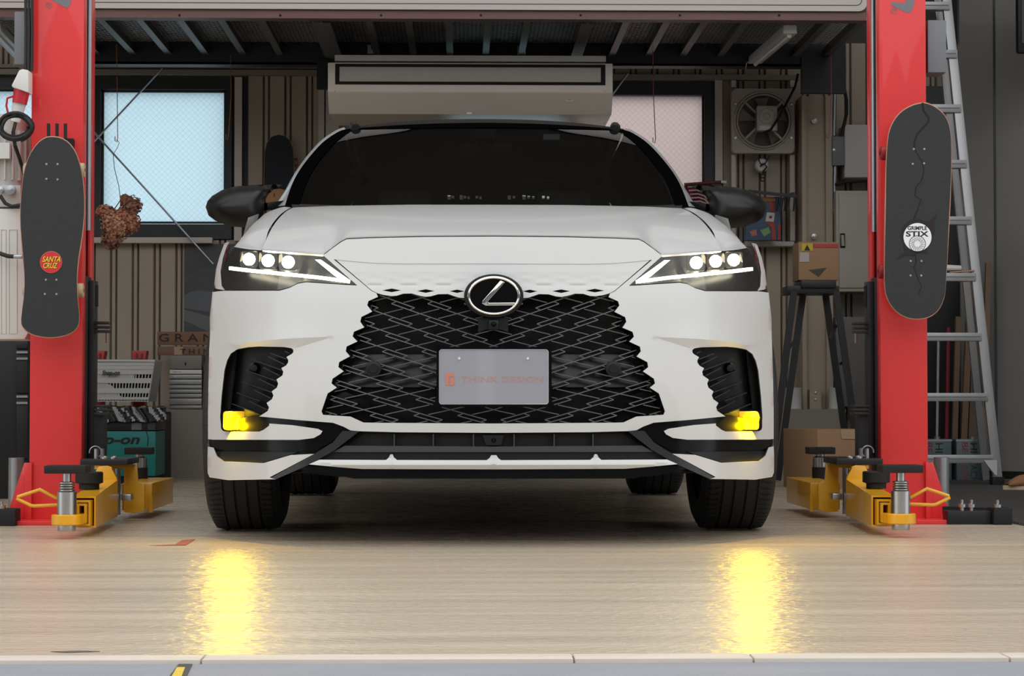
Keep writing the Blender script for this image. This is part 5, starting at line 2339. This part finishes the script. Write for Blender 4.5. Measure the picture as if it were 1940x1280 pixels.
# red jugs behind the basket
for px, lab in ((184, 'red plastic jug behind the basket, next to the lift carriage'), (263, 'red plastic jug behind the basket, next to the sign boards')):
    r = thing('red_jug', lab, 'jug', base(px, 700, 12.55), 'red jugs behind the basket')
    RJ = mat('red_plastic', (176, 44, 40), .45)
    m = MB()
    ppx(m, [(px - 11, 780), (px - 11, 690), (px - 15, 664), (px + 15, 664), (px + 11, 690), (px + 11, 780)], 12.5, .10)
    m.build('jug_body', RJ, r, bevel=.006)
    m = MB()
    ppx(m, [(px - 6, 682), (px - 6, 669), (px - 3, 669), (px - 3, 678), (px + 4, 678), (px + 4, 669), (px + 7, 669), (px + 7, 682)], 12.488, .012)
    m.build('jug_handle', mat('dark_red_plastic', (120, 26, 26), .5), r)
m = MB()
m.box(at(150, 700, 12.5).x, at(312, 700, 12.5).x, 12.45, 12.79, 0, at(0, 780, 12.5).z)
tag(m.build('low_cupboard', mat('dark_cupboard', (40, 38, 36), .6), bevel=.004), 'low dark cupboard behind the teal machine', 'cupboard')

# ================================================================== RIGHT SIDE
# ---- exhaust fan
Yf = 13.05
fa = thing('exhaust_fan', 'beige square exhaust fan high on the back wall', 'fan', base(1445, 290, Yf))
FANM = mat('fan_beige', (172, 162, 150), .45, var=.05, vs=(9, 9, 9))
a, b = at(1387, 290, Yf), at(1505, 168, Yf)
cx_, cz_ = (a.x + b.x) / 2, (a.z + b.z) / 2
hw = (b.x - a.x) / 2
m = MB()
n = 40
outer = rrect(a.x, b.x, a.z, b.z, .03, 9)
inner_ = [(cx_ + hw * .90 * math.cos(math.radians(-90 + 360 * (i + .5) / len(outer))), cz_ + hw * .90 * math.sin(math.radians(-90 + 360 * (i + .5) / len(outer)))) for i in range(len(outer))]
k = len(outer)
vs = [(x, Yf, z) for x, z in outer] + [(x, Yf, z) for x, z in inner_] + [(x, Yf + .06, z) for x, z in outer] + [(x, Yf + .10, z) for x, z in inner_]
fs = []
for i in range(k):
    j = (i + 1) % k
    fs += [(i, j, k + j, k + i), (i, 2 * k + i, 2 * k + j, j), (k + i, k + j, 3 * k + j, 3 * k + i)]
m.add(vs, fs)
m.build('frame', FANM, fa)
for rr_ in (.92, .84):
    m = MB()
    m.tube([(cx_ + hw * rr_ * math.cos(t * .157), Yf - .008, cz_ + hw * rr_ * math.sin(t * .157)) for t in range(40)], .006, n=8, closed=True)
    m.build('ring', FANM, fa)
for k in range(4):
    t = math.radians(45 + 90 * k)
    m = MB()
    m.bar((cx_ + hw * .25 * math.cos(t), Yf - .012, cz_ + hw * .25 * math.sin(t)), (cx_ + hw * .98 * math.cos(t), Yf - .004, cz_ + hw * .98 * math.sin(t)), .012, .008, (0, 1, 0))
    m.build('strut', FANM, fa)
    m = MB()
    ux, uz = cx_ + hw * .9 * (1 if k in (0, 3) else -1), cz_ + hw * (.55 if k < 2 else -.55)
    m.lathe([(0, -.006), (.008, -.005), (.01, 0)], (ux, Yf, uz), 'y', 10)
    m.build('frame_screw', STEEL, fa)
for k in range(5):
    t = math.radians(20 + 72 * k)
    m = MB()
    pts = []
    for f, g in ((.2, -.10), (.5, -.24), (.8, -.30), (.8, .26), (.5, .18), (.2, .10)):
        r_ = hw * f
        pts.append((cx_ + r_ * math.cos(t + g), Yf + .05 + .05 * g, cz_ + r_ * math.sin(t + g)))
    m.prism3(pts, (0, .003, 0))
    m.build('blade', mat('fan_blade', (138, 127, 114), .5), fa)
m = MB()
m.box(cx_ - hw * 1.0 + .01, cx_ + hw - .01, Yf + .10, Yf + .105, cz_ - hw + .01, cz_ + hw - .01)
m.build('shutter', mat('shutter_dark', (112, 102, 92), .6), fa)
m = MB()
bpx(m, 1434, 200, 1473, 248, Yf - .06, .08)
mo = m.build('motor_cover', mat('motor_beige', (182, 174, 162), .4), fa, bevel=.008)
p = at(1453, 220, Yf - .06)
m = MB()
for r_ in (.046, .018):
    m.tube([(p.x + r_ * math.cos(t * .2094), Yf - .061, p.z + r_ * math.sin(t * .2094)) for t in range(30)], .003, n=6, closed=True)
m.build('motor_ring', FANM, mo)
m = MB()
bpx(m, 1439, 238, 1468, 246, Yf - .063, .003)
m.build('motor_label', WHITEPL, mo)
m = MB()
m.tube([at(1512, 140, Yf - .07), at(1506, 165, Yf - .08), at(1490, 196, Yf - .09), at(1474, 225, Yf - .08), at(1460, 246, Yf - .075), at(1446, 252, Yf - .065)], .0075, n=8)
m.build('fan_cable', CABLE, fa)
# pale channel frame under the fan
r = thing('channel_frame', 'pale steel channel frame under the exhaust fan', 'frame', base(1445, 457, 13.1))
for x0_, x1_ in ((1386, 1394), (1497, 1506)):
    m = MB()
    bpx(m, x0_, 293, x1_, 456, 13.11, .05)
    m.build('channel', TANL, r)
for x0_, x1_ in ((1386, 1394), (1497, 1506)):
    m = MB()
    bpx(m, x0_, 152, x1_, 165, 13.11, .05)
    m.build('channel', TANL, r)
# round disc with an s-hook
r = thing('hook_disc', 'round white magnet with black wire hook under the fan', 'hook', base(1442, 326, 13.1))
p = at(1443, 313, 13.1)
m = MB()
m.lathe([(0, -.02), (.032, -.02), (.04, -.012), (.04, .05)], (p.x, 13.1, p.z), 'y', 24)
m.build('disc', WHITEPL, r)
m = MB()
m.tube([at(1437, 294, 13.06), at(1438, 304, 13.06), at(1442, 311, 13.06), at(1450, 309, 13.06), at(1458, 294, 13.06)], .004, n=6)
m.tube([at(1440, 315, 13.06), at(1448, 310, 13.06), at(1453, 316, 13.06), at(1446, 324, 13.06), at(1445, 331, 13.06)], .005, n=6)
c = at(1445, 336, 13.06)
for dz in (.008, -.012):
    m.tube([(c.x + .012 * math.cos(t * .52), 13.06, c.z + dz + .011 * math.sin(t * .52)) for t in range(12)], .0035, n=6, closed=True)
m.build('wire', CABLE, r)
# tool bar with hanging bits and a printed bag
r = thing('tool_bar', 'black bar with small tools clipped along it near the fan', 'tool rack', base(1470, 372, 12.95))
m = MB()
m.bar(at(1418, 362, 12.88), at(1510, 372, 12.88), .014, .018)
m.build('bar', BLACKSTEEL, r)
for px in (1422, 1503):
    m = MB()
    p = at(px, 366, 12.88)
    m.box(p.x - .008, p.x + .008, 12.885, 13.215, p.z - .006, p.z + .006)
    m.build('wall_arm', BLACKSTEEL, r)
for px, h_ in ((1474, 26), (1482, 30), (1489, 26), (1494, 22), (1506, 26)):
    m = MB()
    p, q = at(px, 374, 12.87), at(px - 3, 374 + h_, 12.87)
    m.cyl(p, q, .008, .005, n=8)
    m.build('small_tool', BLACKSTEEL, r)
bag = thing('printed_bag', 'blue bag with a colourful print behind the door mirror', 'bag', base(1460, 455, 12.9))
m = MB()
ppx(m, [(1420, 376), (1478, 372), (1480, 455), (1410, 455)], 12.93, .05)
for px in (1430, 1465):
    p = at(px, 372, 12.96)
    m.box(p.x - .006, p.x + .006, 12.955, 13.215, p.z - .03, p.z - .02)
m.build('bag_body', mat('bag_blue', (66, 88, 112), .6, var=.2, vs=(9, 9, 9)), bag, bevel=.01)
for poly, c in (([(1440, 372), (1470, 374), (1468, 382), (1444, 381)], (150, 104, 52)), ([(1456, 382), (1469, 384), (1467, 402), (1458, 400)], (148, 60, 46)),
                ([(1453, 402), (1468, 403), (1466, 420), (1450, 419)], (196, 190, 184)), ([(1450, 421), (1468, 421), (1470, 454), (1463, 454), (1461, 430)], (160, 66, 48)),
                ([(1474, 425), (1479, 425), (1478, 454), (1474, 454)], (160, 66, 48)), ([(1440, 436), (1456, 430), (1460, 440), (1448, 448)], (120, 160, 92)),
                ([(1420, 438), (1433, 434), (1434, 446), (1424, 447)], (186, 108, 84))):
    m = MB()
    ppx(m, poly, 12.926 - .001 * (c[0] % 3), .004)
    m.build('bag_print', mat('bagprint_%d_%d' % (c[0], c[2]), c, .6), bag)
m = MB()
p = at(1460, 411, 12.922)
m.cyl((p.x, 12.921, p.z), (p.x, 12.925, p.z), .009, n=12)
m.build('bag_print', mat('bagprint_dot', (140, 50, 44), .6), bag)
cl = thing('patterned_cloth', 'red and white patterned cloth hanging behind the windscreen pillar', 'cloth', base(1340, 400, 12.9))
m = MB()
rows = []
for i in range(12):
    f = i / 11
    rows.append([at(1296 + 52 * f, 346 + 4 * math.sin(f * 5) + 60 * g, 12.9 + .02 * math.sin(f * 14 + g * 4)) for g in [k / 7 for k in range(8)]])
m.grid(rows)
MATC = mat('red_cloth', (128, 46, 56), .8)
o = m.build('cloth_body', MATC, cl)
sd = o.modifiers.new('thickness', 'SOLIDIFY')
sd.thickness = .006
for k in range(5):
    m = MB()
    m.tube([at(1303 + 2 * k, 354 + 7 * k, 12.872), at(1318 + 2 * k, 353 + 7 * k, 12.872), at(1330 + 2 * k, 357 + 7 * k, 12.872), at(1340 + k, 362 + 8 * k, 12.872)], .0045, n=5)
    m.build('cloth_stripe', mat('cloth_white', (196, 178, 178), .8), cl)
m = MB()
m.cyl(at(1298, 349, 12.86), at(1368, 344, 12.86), .008, n=10)
p = at(1340, 346, 12.86)
m.box(p.x - .006, p.x + .006, 12.86, 13.24, p.z - .006, p.z + .006)
rod = m.build('cloth_rod', mat('dark_red_rod', (92, 34, 38), .5), cl)
m = MB()
m.cyl(at(1366, 344, 12.86), at(1376, 345, 12.86), .009, n=10)
m.build('rod_end', WHITEPL, rod)
# steel column cover and its bolts
colm = thing('steel_column', 'tan steel column between the fan and the grey cabinet', 'column', base(1553, 776, 12.85))
zt, zb_ = at(0, 176, 12.95).z, at(0, 775, 12.8).z
x0, x1 = at(1520, 500, 12.95).x, at(1578, 500, 12.95).x
m = MB()
m.box(x0, x0 + .025, 12.95, 13.18, zb_, zt)
m.box(x1 - .04, x1, 12.95, 13.18, zb_, zt)
m.box(x0 + .025, x1 - .04, 12.985, 13.18, zb_, zt)
m.build('column_body', TAN, colm)
m = MB()
bpx(m, 1534, 738, 1556, 775, 12.93, .05)
pt = m.build('foot_plate', TAN, colm)
for px, py in ((1544, 744), (1544, 757), (1542, 448), (1542, 229)):
    p = at(px, py, 12.95)
    m = MB()
    m.lathe([(0, -.035), (.008, -.034), (.010, -.025), (.016, -.024), (.016, .0)], (p.x, 12.96, p.z), 'y', 12)
    m.build('bolt', STEEL, colm)
# electrical boxes, cables, conduit
m = MB()
bpx(m, 1600, 236, 1672, 336, 12.95, .2)
tag(m.build('breaker_box', LGREY, bevel=.004), 'pale grey breaker box partly behind the lift post', 'box')
r = thing('junction_box', 'small dark grey junction box on the steel conduit', 'box', base(1588, 312, 12.95))
m = MB()
bpx(m, 1577, 258, 1600, 313, 12.93, .08)
m.build('box_body', MGREY, r, bevel=.004)
p = at(1580, 284, 12.93)
m = MB()
m.lathe([(0, -.006), (.008, -.005), (.01, 0)], (p.x, 12.93, p.z), 'y', 12)
m.build('box_lock', STEEL, r)
for y0_, y1_, lab in ((150, 257, 'thin steel conduit running down into the junction box'), (314, 402, 'thin steel conduit leaving the junction box downwards')):
    m = MB()
    m.cyl(at(1582, y0_, 12.97), at(1580, y1_, 12.97), .012, n=12)
    tag(m.build('conduit', GALV), lab, 'pipe', 'steel conduits')
for pts, lab in ((((1588, 150), (1598, 162), (1604, 190), (1604, 215), (1598, 240), (1596, 256)), 'thick black cable hanging above the junction box'),
                 (((1582, 350), (1600, 345), (1625, 343), (1650, 342)), 'black cable running below the pale breaker box')):
    m = MB()
    m.tube([at(x, y, 12.92) for x, y in pts], .010, n=8)
    tag(m.build('wall_cable', CABLE), lab, 'cable', 'cables at the electrical boxes')
r = thing('wall_cabinet', 'grey steel wall cabinet with chrome handle beside the lift post', 'cabinet', base(1625, 552, 12.9))
GREYC = mat('cabinet_grey', (176, 168, 157), .45, var=.04, vs=(5, 5, 5))
m = MB()
bpx(m, 1584, 361, 1700, 552, 12.88, .3)
m.build('body', GREYC, r, bevel=.004)
m = MB()
bpx(m, 1590, 366, 1698, 545, 12.868, .012)
d = m.build('door', GREYC, r, bevel=.004)
m = MB()
bpx(m, 1592, 442, 1601, 469, 12.862, .006)
m.build('handle_plate', DEEPBLACK, d)
m = MB()
m.cyl(at(1596, 445, 12.85), at(1597, 466, 12.85), .011, n=12)
m.build('handle', CHROME, d)
m = MB()
bpx(m, 1584, 600, 1700, 770, 12.9, .25)
tag(m.build('lower_cabinet', mat('lower_cab', (112, 106, 98), .5), bevel=.004), 'dull grey cabinet standing on the plinth under the wall cabinet', 'cabinet')
m = MB()
a = at(1645, 560, 12.4)
m.box(a.x - .015, a.x + .015, 12.4, 12.43, 0, a.z)
m2 = m.build('leaning_bar', MGREY)
tag(m2, 'slim grey bar standing upright beside the lift carriage', 'bar')
# ---- black trestle stool and the cardboard box on it
Ys = 12.0
st_ = thing('trestle_stand', 'black folding trestle carrying a taped cardboard box', 'stand', base(1560, 890, Ys + .2))
m = MB()
bpx(m, 1518, 531, 1584, 545, Ys, .28)
bpx(m, 1492, 541, 1590, 556, Ys + .02, .26)
m.build('top', BLACKSTEEL, st_, bevel=.004)
for x0_, x1_, dy in ((1504, 1466, 0), (1522, 1480, .24), (1563, 1606, .24), (1584, 1626, 0)):
    m = MB()
    a, b = at(x0_, 552, Ys + .03 + dy), at(x1_, 860, Ys + .03 + dy)
    d = (b - a)
    b = a + d * ((a.z - 0.005) / -d.z) if d.z < 0 else b
    m.bar(a, b, .036, .022, (0, 1, 0))
    m.build('leg', BLACKSTEEL, st_)
for (x0_, y0_), (x1_, y1_) in (((1492, 665), (1508, 640)), ((1590, 690), (1600, 685)), ((1585, 615), (1572, 640))):
    m = MB()
    m.bar(at(x0_, y0_, Ys + .1), at(x1_, y1_, Ys + .1), .015, .01, (0, 1, 0))
    m.build('brace', BLACKSTEEL, st_)
cb = thing('cardboard_box', 'taped cardboard box with warning label standing on the black trestle', 'box', base(1550, 530, Ys + .1), 'cardboard boxes')
m = MB()
bpx(m, 1513, 458, 1589, 530.5, Ys + .03, .22)
m.build('carton', CARD, cb, bevel=.004)
m = MB()
bpx(m, 1541, 462, 1588, 469, Ys + .027, .003)
m.build('red_tape', mat('red_tape_print', (170, 52, 60), .5), cb)
m = MB()
bpx(m, 1519, 461, 1540, 475, Ys + .027, .003)
wl = m.build('warning_label', mat('hazard_yellow', (196, 170, 40), .5), cb)
m = MB()
ppx(m, [(1524, 474), (1529, 463), (1535, 474)], Ys + .025, .002)
m.build('warning_sign', KINK, wl)
m = MB()
bpx(m, 1515, 478, 1533, 496, Ys + .027, .003)
m.build('paper_label', mat('paper_grey', (176, 168, 160), .6), cb)
m = MB()
ppx(m, [(1532, 511), (1566, 507), (1551, 524)], Ys + .027, .003)
m.build('printed_arrow', mat('print_dark', (70, 60, 52), .6), cb)
# box on the floor
Yx = 11.2
cb2 = thing('cardboard_box', 'plain cardboard box on the floor behind the yellow lift arm', 'box', base(1570, 905, Yx), 'cardboard boxes')
z1 = at(0, 813, Yx).z
a, b, c = at(1513, 860, Yx + .1), at(1549, 860, Yx), at(1628, 860, Yx + .06)
m = MB()
m.prism3([(a.x, a.y, 0), (b.x, b.y, 0), (c.x, c.y, 0), (c.x - .10, c.y + .22, 0), (a.x - .05, a.y + .2, 0)], (0, 0, z1))
m.build('carton', CARD, cb2, bevel=.003)
m = MB()
m.prism3([b.lerp(c, .55) + Vector((0, -.003, z1 - b.z - .002)), b.lerp(c, .99) + Vector((0, -.003, z1 - b.z - .002)), b.lerp(c, .99) + Vector((0, -.003, z1 - b.z - .05)), b.lerp(c, .58) + Vector((0, -.003, z1 - b.z - .05))], (0, -.001, 0))
m.build('clear_tape', mat('shiny_tape', (176, 146, 112), .12, coat=1), cb2)
# cans on the plinth behind the trestle
for px, w_, lab in ((1505, 15, 'grey metal can on the plinth behind the trestle, nearest the car'), (1583, 12, 'grey metal can on the plinth between the trestle legs')):
    m = MB()
    p = at(px, 775, 12.85)
    zz = at(0, 775, 12.8).z
    r_ = w_ * 12.85 / FPX
    m.lathe([(0, 0), (r_, 0), (r_ * 1.03, .003), (r_, .006), (r_, .12), (r_ * 1.03, .124), (r_ * .9, .127), (0, .125)], (p.x, 12.87, zz), 'z', 24)
    tag(m.build('metal_can', LGREY), lab, 'can', 'grey cans on the plinth')

# ---- stepladder
YL = 11.55


def lad(px, py):
    z = at(px, py, YL).z
    return at(px, py, YL + .10 * max(0, z))


ld = thing('stepladder', 'tall aluminium stepladder behind the lift post', 'ladder', (at(1790, 915, YL).x, YL, 0))
for (xa_, ya_), (xb_, yb_), w_ in (((1890, 921), (1789, -40), .05), ((1690, 921), (1700, -40), .05)):
    m = MB()
    a, b = lad(xa_, ya_), lad(xb_, yb_)
    a.z = .03
    m.bar(a, b, w_, .03, (0, 1, 0))
    m.build('rail', ALU, ld, bevel=.004)
    m = MB()
    m.box(a.x - .035, a.x + .03, a.y - .03, a.y + .04, 0, .05)
    m.build('foot', BLACKRUB, ld, bevel=.004)
for (xa_, ya_), (xb_, yb_) in (((1868, 905), (1772, -40)), ((1700, 905), (1712, -40))):
    m = MB()
    a, b = at(xa_, ya_, YL + .62), at(xb_, yb_, YL + .42)
    a.z = .01
    m.bar(a, b, .04, .025, (0, 1, 0))
    m.build('rear_rail', ALU, ld, bevel=.003)
for py, xr in ((12, 1800), (103, 1814), (206, 1821), (311, 1832), (418, 1841), (525, 1849), (638, 1860), (752, 1872), (869, 1882)):
    m = MB()
    a, b = lad(1698, py), lad(xr - 2, py)
    m.box(a.x, b.x, a.y - .03, a.y + .04, a.z - .022, a.z + .022)
    rg = m.build('rung', ALU, ld, bevel=.003)
    m = MB()
    m.box(a.x, b.x - .01, a.y - .032, a.y - .03, a.z - .002, a.z + .004)
    m.build('rung_groove', MGREY, rg)
m = MB()
m.prism3([lad(x, y) + Vector((0, -.035, 0)) for x, y in ((1861, 871), (1886, 871), (1886, 899), (1882, 899))], (0, .004, 0))
m.build('corner_brace', ALU, ld)
# cloth and wooden tool lying on a rung
m = MB()
a = lad(1803, 511) + Vector((0, 0, .012))
m.cyl((a.x - .05, a.y, a.z - .0), (a.x + .05, a.y, a.z - .002), .018, .014, n=10)
tag(m.build('rag_roll', WHITEPL), 'small white rag rolled up on a ladder rung', 'rag')
m = MB()
m.bar(lad(1797, 517) + Vector((0, -.02, .002)), lad(1844, 513) + Vector((0, -.02, 0)), .03, .008)
tag(m.build('wood_scraper', MAPLE, bevel=.002), 'thin wooden stick lying on a ladder rung', 'stick')
# ---- square cans behind the ladder
for x0_, x1_, d_, lab in ((1742, 1803, .02, 'square metal can half behind the lift post, under the ladder'), (1812, 1866, 0, 'square metal can with red and green letters, under the ladder')):
    Yq = 12.24 + d_
    r = thing('square_can', lab, 'can', (at((x0_ + x1_) / 2, 915, Yq).x, Yq + .1, 0), 'square cans under the ladder')
    zt = at(0, 834, Yq).z
    a, b = at(x0_, 870, Yq).x, at(x1_, 870, Yq).x
    m = MB()
    m.box(a, b, Yq, Yq + .2, 0, zt)
    m.build('can_body', mat('can_blue_grey', (96, 110, 112), .4, metal=.3), r, bevel=.006)
    m = MB()
    m.box(a - .003, b + .003, Yq - .003, Yq + .203, zt - .008, zt + .004)
    m.build('can_rim', GALV, r)
    m = MB()
    m.lathe([(.016, 0), (.016, .02), (0, .022)], ((a + b) / 2 + .02, Yq + .05, zt), 'z', 14)
    m.build('can_cap', STEEL, r)
    m = MB()
    f = (x1_ - x0_)
    RDI, GRI = mat('can_red', (150, 44, 60), .5), mat('can_dark', (26, 44, 46), .5)
    lettering('BE', (x0_ + f * .20, 838, x0_ + f * .40, 857), Yq - .003, RDI, r, turn=1)
    lettering('CON', (x0_ + f * .20, 880, x0_ + f * .40, 914), Yq - .003, RDI, r, turn=1)
    lettering('HI', (x0_ + f * .50, 839, x0_ + f * .72, 857), Yq - .003, GRI, r, turn=1)
    lettering('ACH', (x0_ + f * .50, 880, x0_ + f * .72, 914), Yq - .003, GRI, r, turn=1)
# planks and poles leaning behind
PLK = [mat('old_plank_%d' % i, c, .7, var=.2, vs=(40, 40, 3)) for i, c in enumerate(((112, 88, 68), (92, 74, 60), (124, 102, 82)))]
for i, (xa_, ya_, xb_, yb_, w_, lab) in enumerate(((1822, 905, 1840, 520, .035, 'brown plank leaning behind the ladder, nearest the post'), (1838, 905, 1852, 560, .045, 'wide brown plank leaning behind the ladder'),
                                                 (1862, 900, 1872, 498, .03, 'dark brown plank leaning behind the ladder rail'), (1806, 905, 1815, 600, .03, 'short plank behind the square cans'))):
    m = MB()
    a, b = at(xa_, ya_, 12.47), at(xb_, yb_, 12.53)
    a.z = .0
    m.bar(a, b, w_, .03, (0, 1, 0))
    o = m.build('plank', PLK[i % 3])
    tag(o, lab, 'plank', 'planks behind the ladder')
for xa_, xb_, y0_, mt, w_, lab in ((1774, 1778, 640, GALV, .009, 'thin steel pole behind the square cans'), (1792, 1797, 620, mat('dark_red_pole', (120, 20, 34), .4), .012, 'dark red pole behind the square cans')):
    m = MB()
    a, b = at(xa_, 905, 12.49), at(xb_, y0_, 12.56)
    a.z = 0
    m.cyl(a, b, w_, n=10)
    tag(m.build('pole', mt), lab, 'pole', 'poles behind the cans')
m = MB()
m.box(at(1755, 700, 12.75).x, at(1822, 700, 12.75).x, 12.78, 13.15, 0, 2.3)  # dark block added in place of the shaded void behind the ladder
tag(m.build('void_filler', mat('void_filler', (30, 29, 29), .5), bevel=.01), 'dark block standing for the shaded void in the corner behind the ladder', 'filler block')
# slipper on the mat
sl = thing('slipper', 'brown slipper with pale sole lying at the right edge', 'slipper', base(1945, 945, 11.0))
a = at(1900, 940, 10.9)
m = MB()
out = []
for k in range(24):
    t = 2 * math.pi * k / 24
    out.append((a.x + .14 + .14 * math.cos(t), 10.9 + .045 * math.sin(t) * (1 + .2 * math.cos(t))))
m.add([(x, y, .009) for x, y in out] + [(x, y, .03) for x, y in out], [tuple(range(24)), tuple(range(47, 23, -1))] + [(i, (i + 1) % 24, 24 + (i + 1) % 24, 24 + i) for i in range(24)])
m.build('sole', mat('pale_sole', (206, 180, 150), .6), sl)
m = MB()
rows = []
for i in range(9):
    f = i / 8
    rows.append([(a.x + .02 + .17 * f, 10.9 - .042 * math.cos(math.pi * g), .03 + .055 * math.sin(math.pi * g) ** .7 * (math.sin(min(1, f * 1.7 + .12) * 1.57))) for g in [k / 10 for k in range(11)]])
m.grid(rows)
o = m.build('upper', mat('brown_suede', (150, 104, 66), .85), sl)
sd = o.modifiers.new('thickness', 'SOLIDIFY')
sd.thickness = .005
# black framed box on the partition, top right corner
r = thing('wall_monitor', 'black framed unit at the upper right corner', 'monitor', base(1950, 100, 12.0))
m = MB()
bpx(m, 1928, -60, 2020, 100, 12.0, .06)
m.build('casing', SATBLACK, r, bevel=.015)
m = MB()
bpx(m, 1936, -50, 2012, 82, 11.995, .006)
m.build('screen', mat('monitor_screen', (50, 52, 53), .2), r)
# ---- marks and tapes on the floor
m = MB()
m.prism3([at(p, q, 5.2) for p, q in ()] or [(at(285, 1028.5, 6.96).x, 6.94, .001), (at(352, 1028, 6.96).x, 6.96, .001), (at(370, 1019, 7.25).x, 7.25, .001), (at(345, 1020, 7.2).x, 7.2, .001), (at(330, 1027.5, 6.97).x, 6.985, .001)], (0, 0, .001))
tag(m.build('red_tape', mat('worn_red_tape', (150, 84, 78), .6, var=.2, vs=(30, 30, 30))), 'worn red tape patch on the floor before the front tyre', 'tape')
hz = thing('hazard_strip', 'black and yellow strip on the concrete outside the threshold', 'tape', (at(338, 1265, 3.8).x, 3.8, 0))
g0, g1 = at(345, 1254, 3.885), at(318, 1280, 3.62)
for off, mt, z_ in ((0, mat('strip_black', (60, 60, 58), .7), .0005), (1, mat('strip_yellow', (206, 176, 60), .7, var=.2, vs=(40, 40, 40)), .0015)):
    m = MB()
    if off == 0:
        pts = [(g0.x - .006, 3.885), (g0.x + .018, 3.885), (g1.x + .03, 3.55), (g1.x - .004, 3.55)]
    else:
        pts = [(g0.x - .002, 3.83), (g0.x + .012, 3.83), (g1.x + .024, 3.55), (g1.x + .004, 3.55)]
    m.prism3([(x, y, -.004 + z_) for x, y in pts], (0, 0, .0012))
    m.build('strip_layer', mt, hz)
m = MB()
a, b = at(92, 1229, 4.03), at(190, 1227, 4.05)
m.prism3([(a.x, 4.05, .0005), (a.x + .03, 4.035, .0005), (b.x, 4.05, .0005), (b.x - .03, 4.062, .0005)], (0, 0, .0008))
tag(m.build('floor_scuff', mat('dark_scuff', (92, 86, 78), .6, var=.4, vs=(40, 120, 1))), 'dark scuffed strip on the floor near the threshold', 'floor mark')
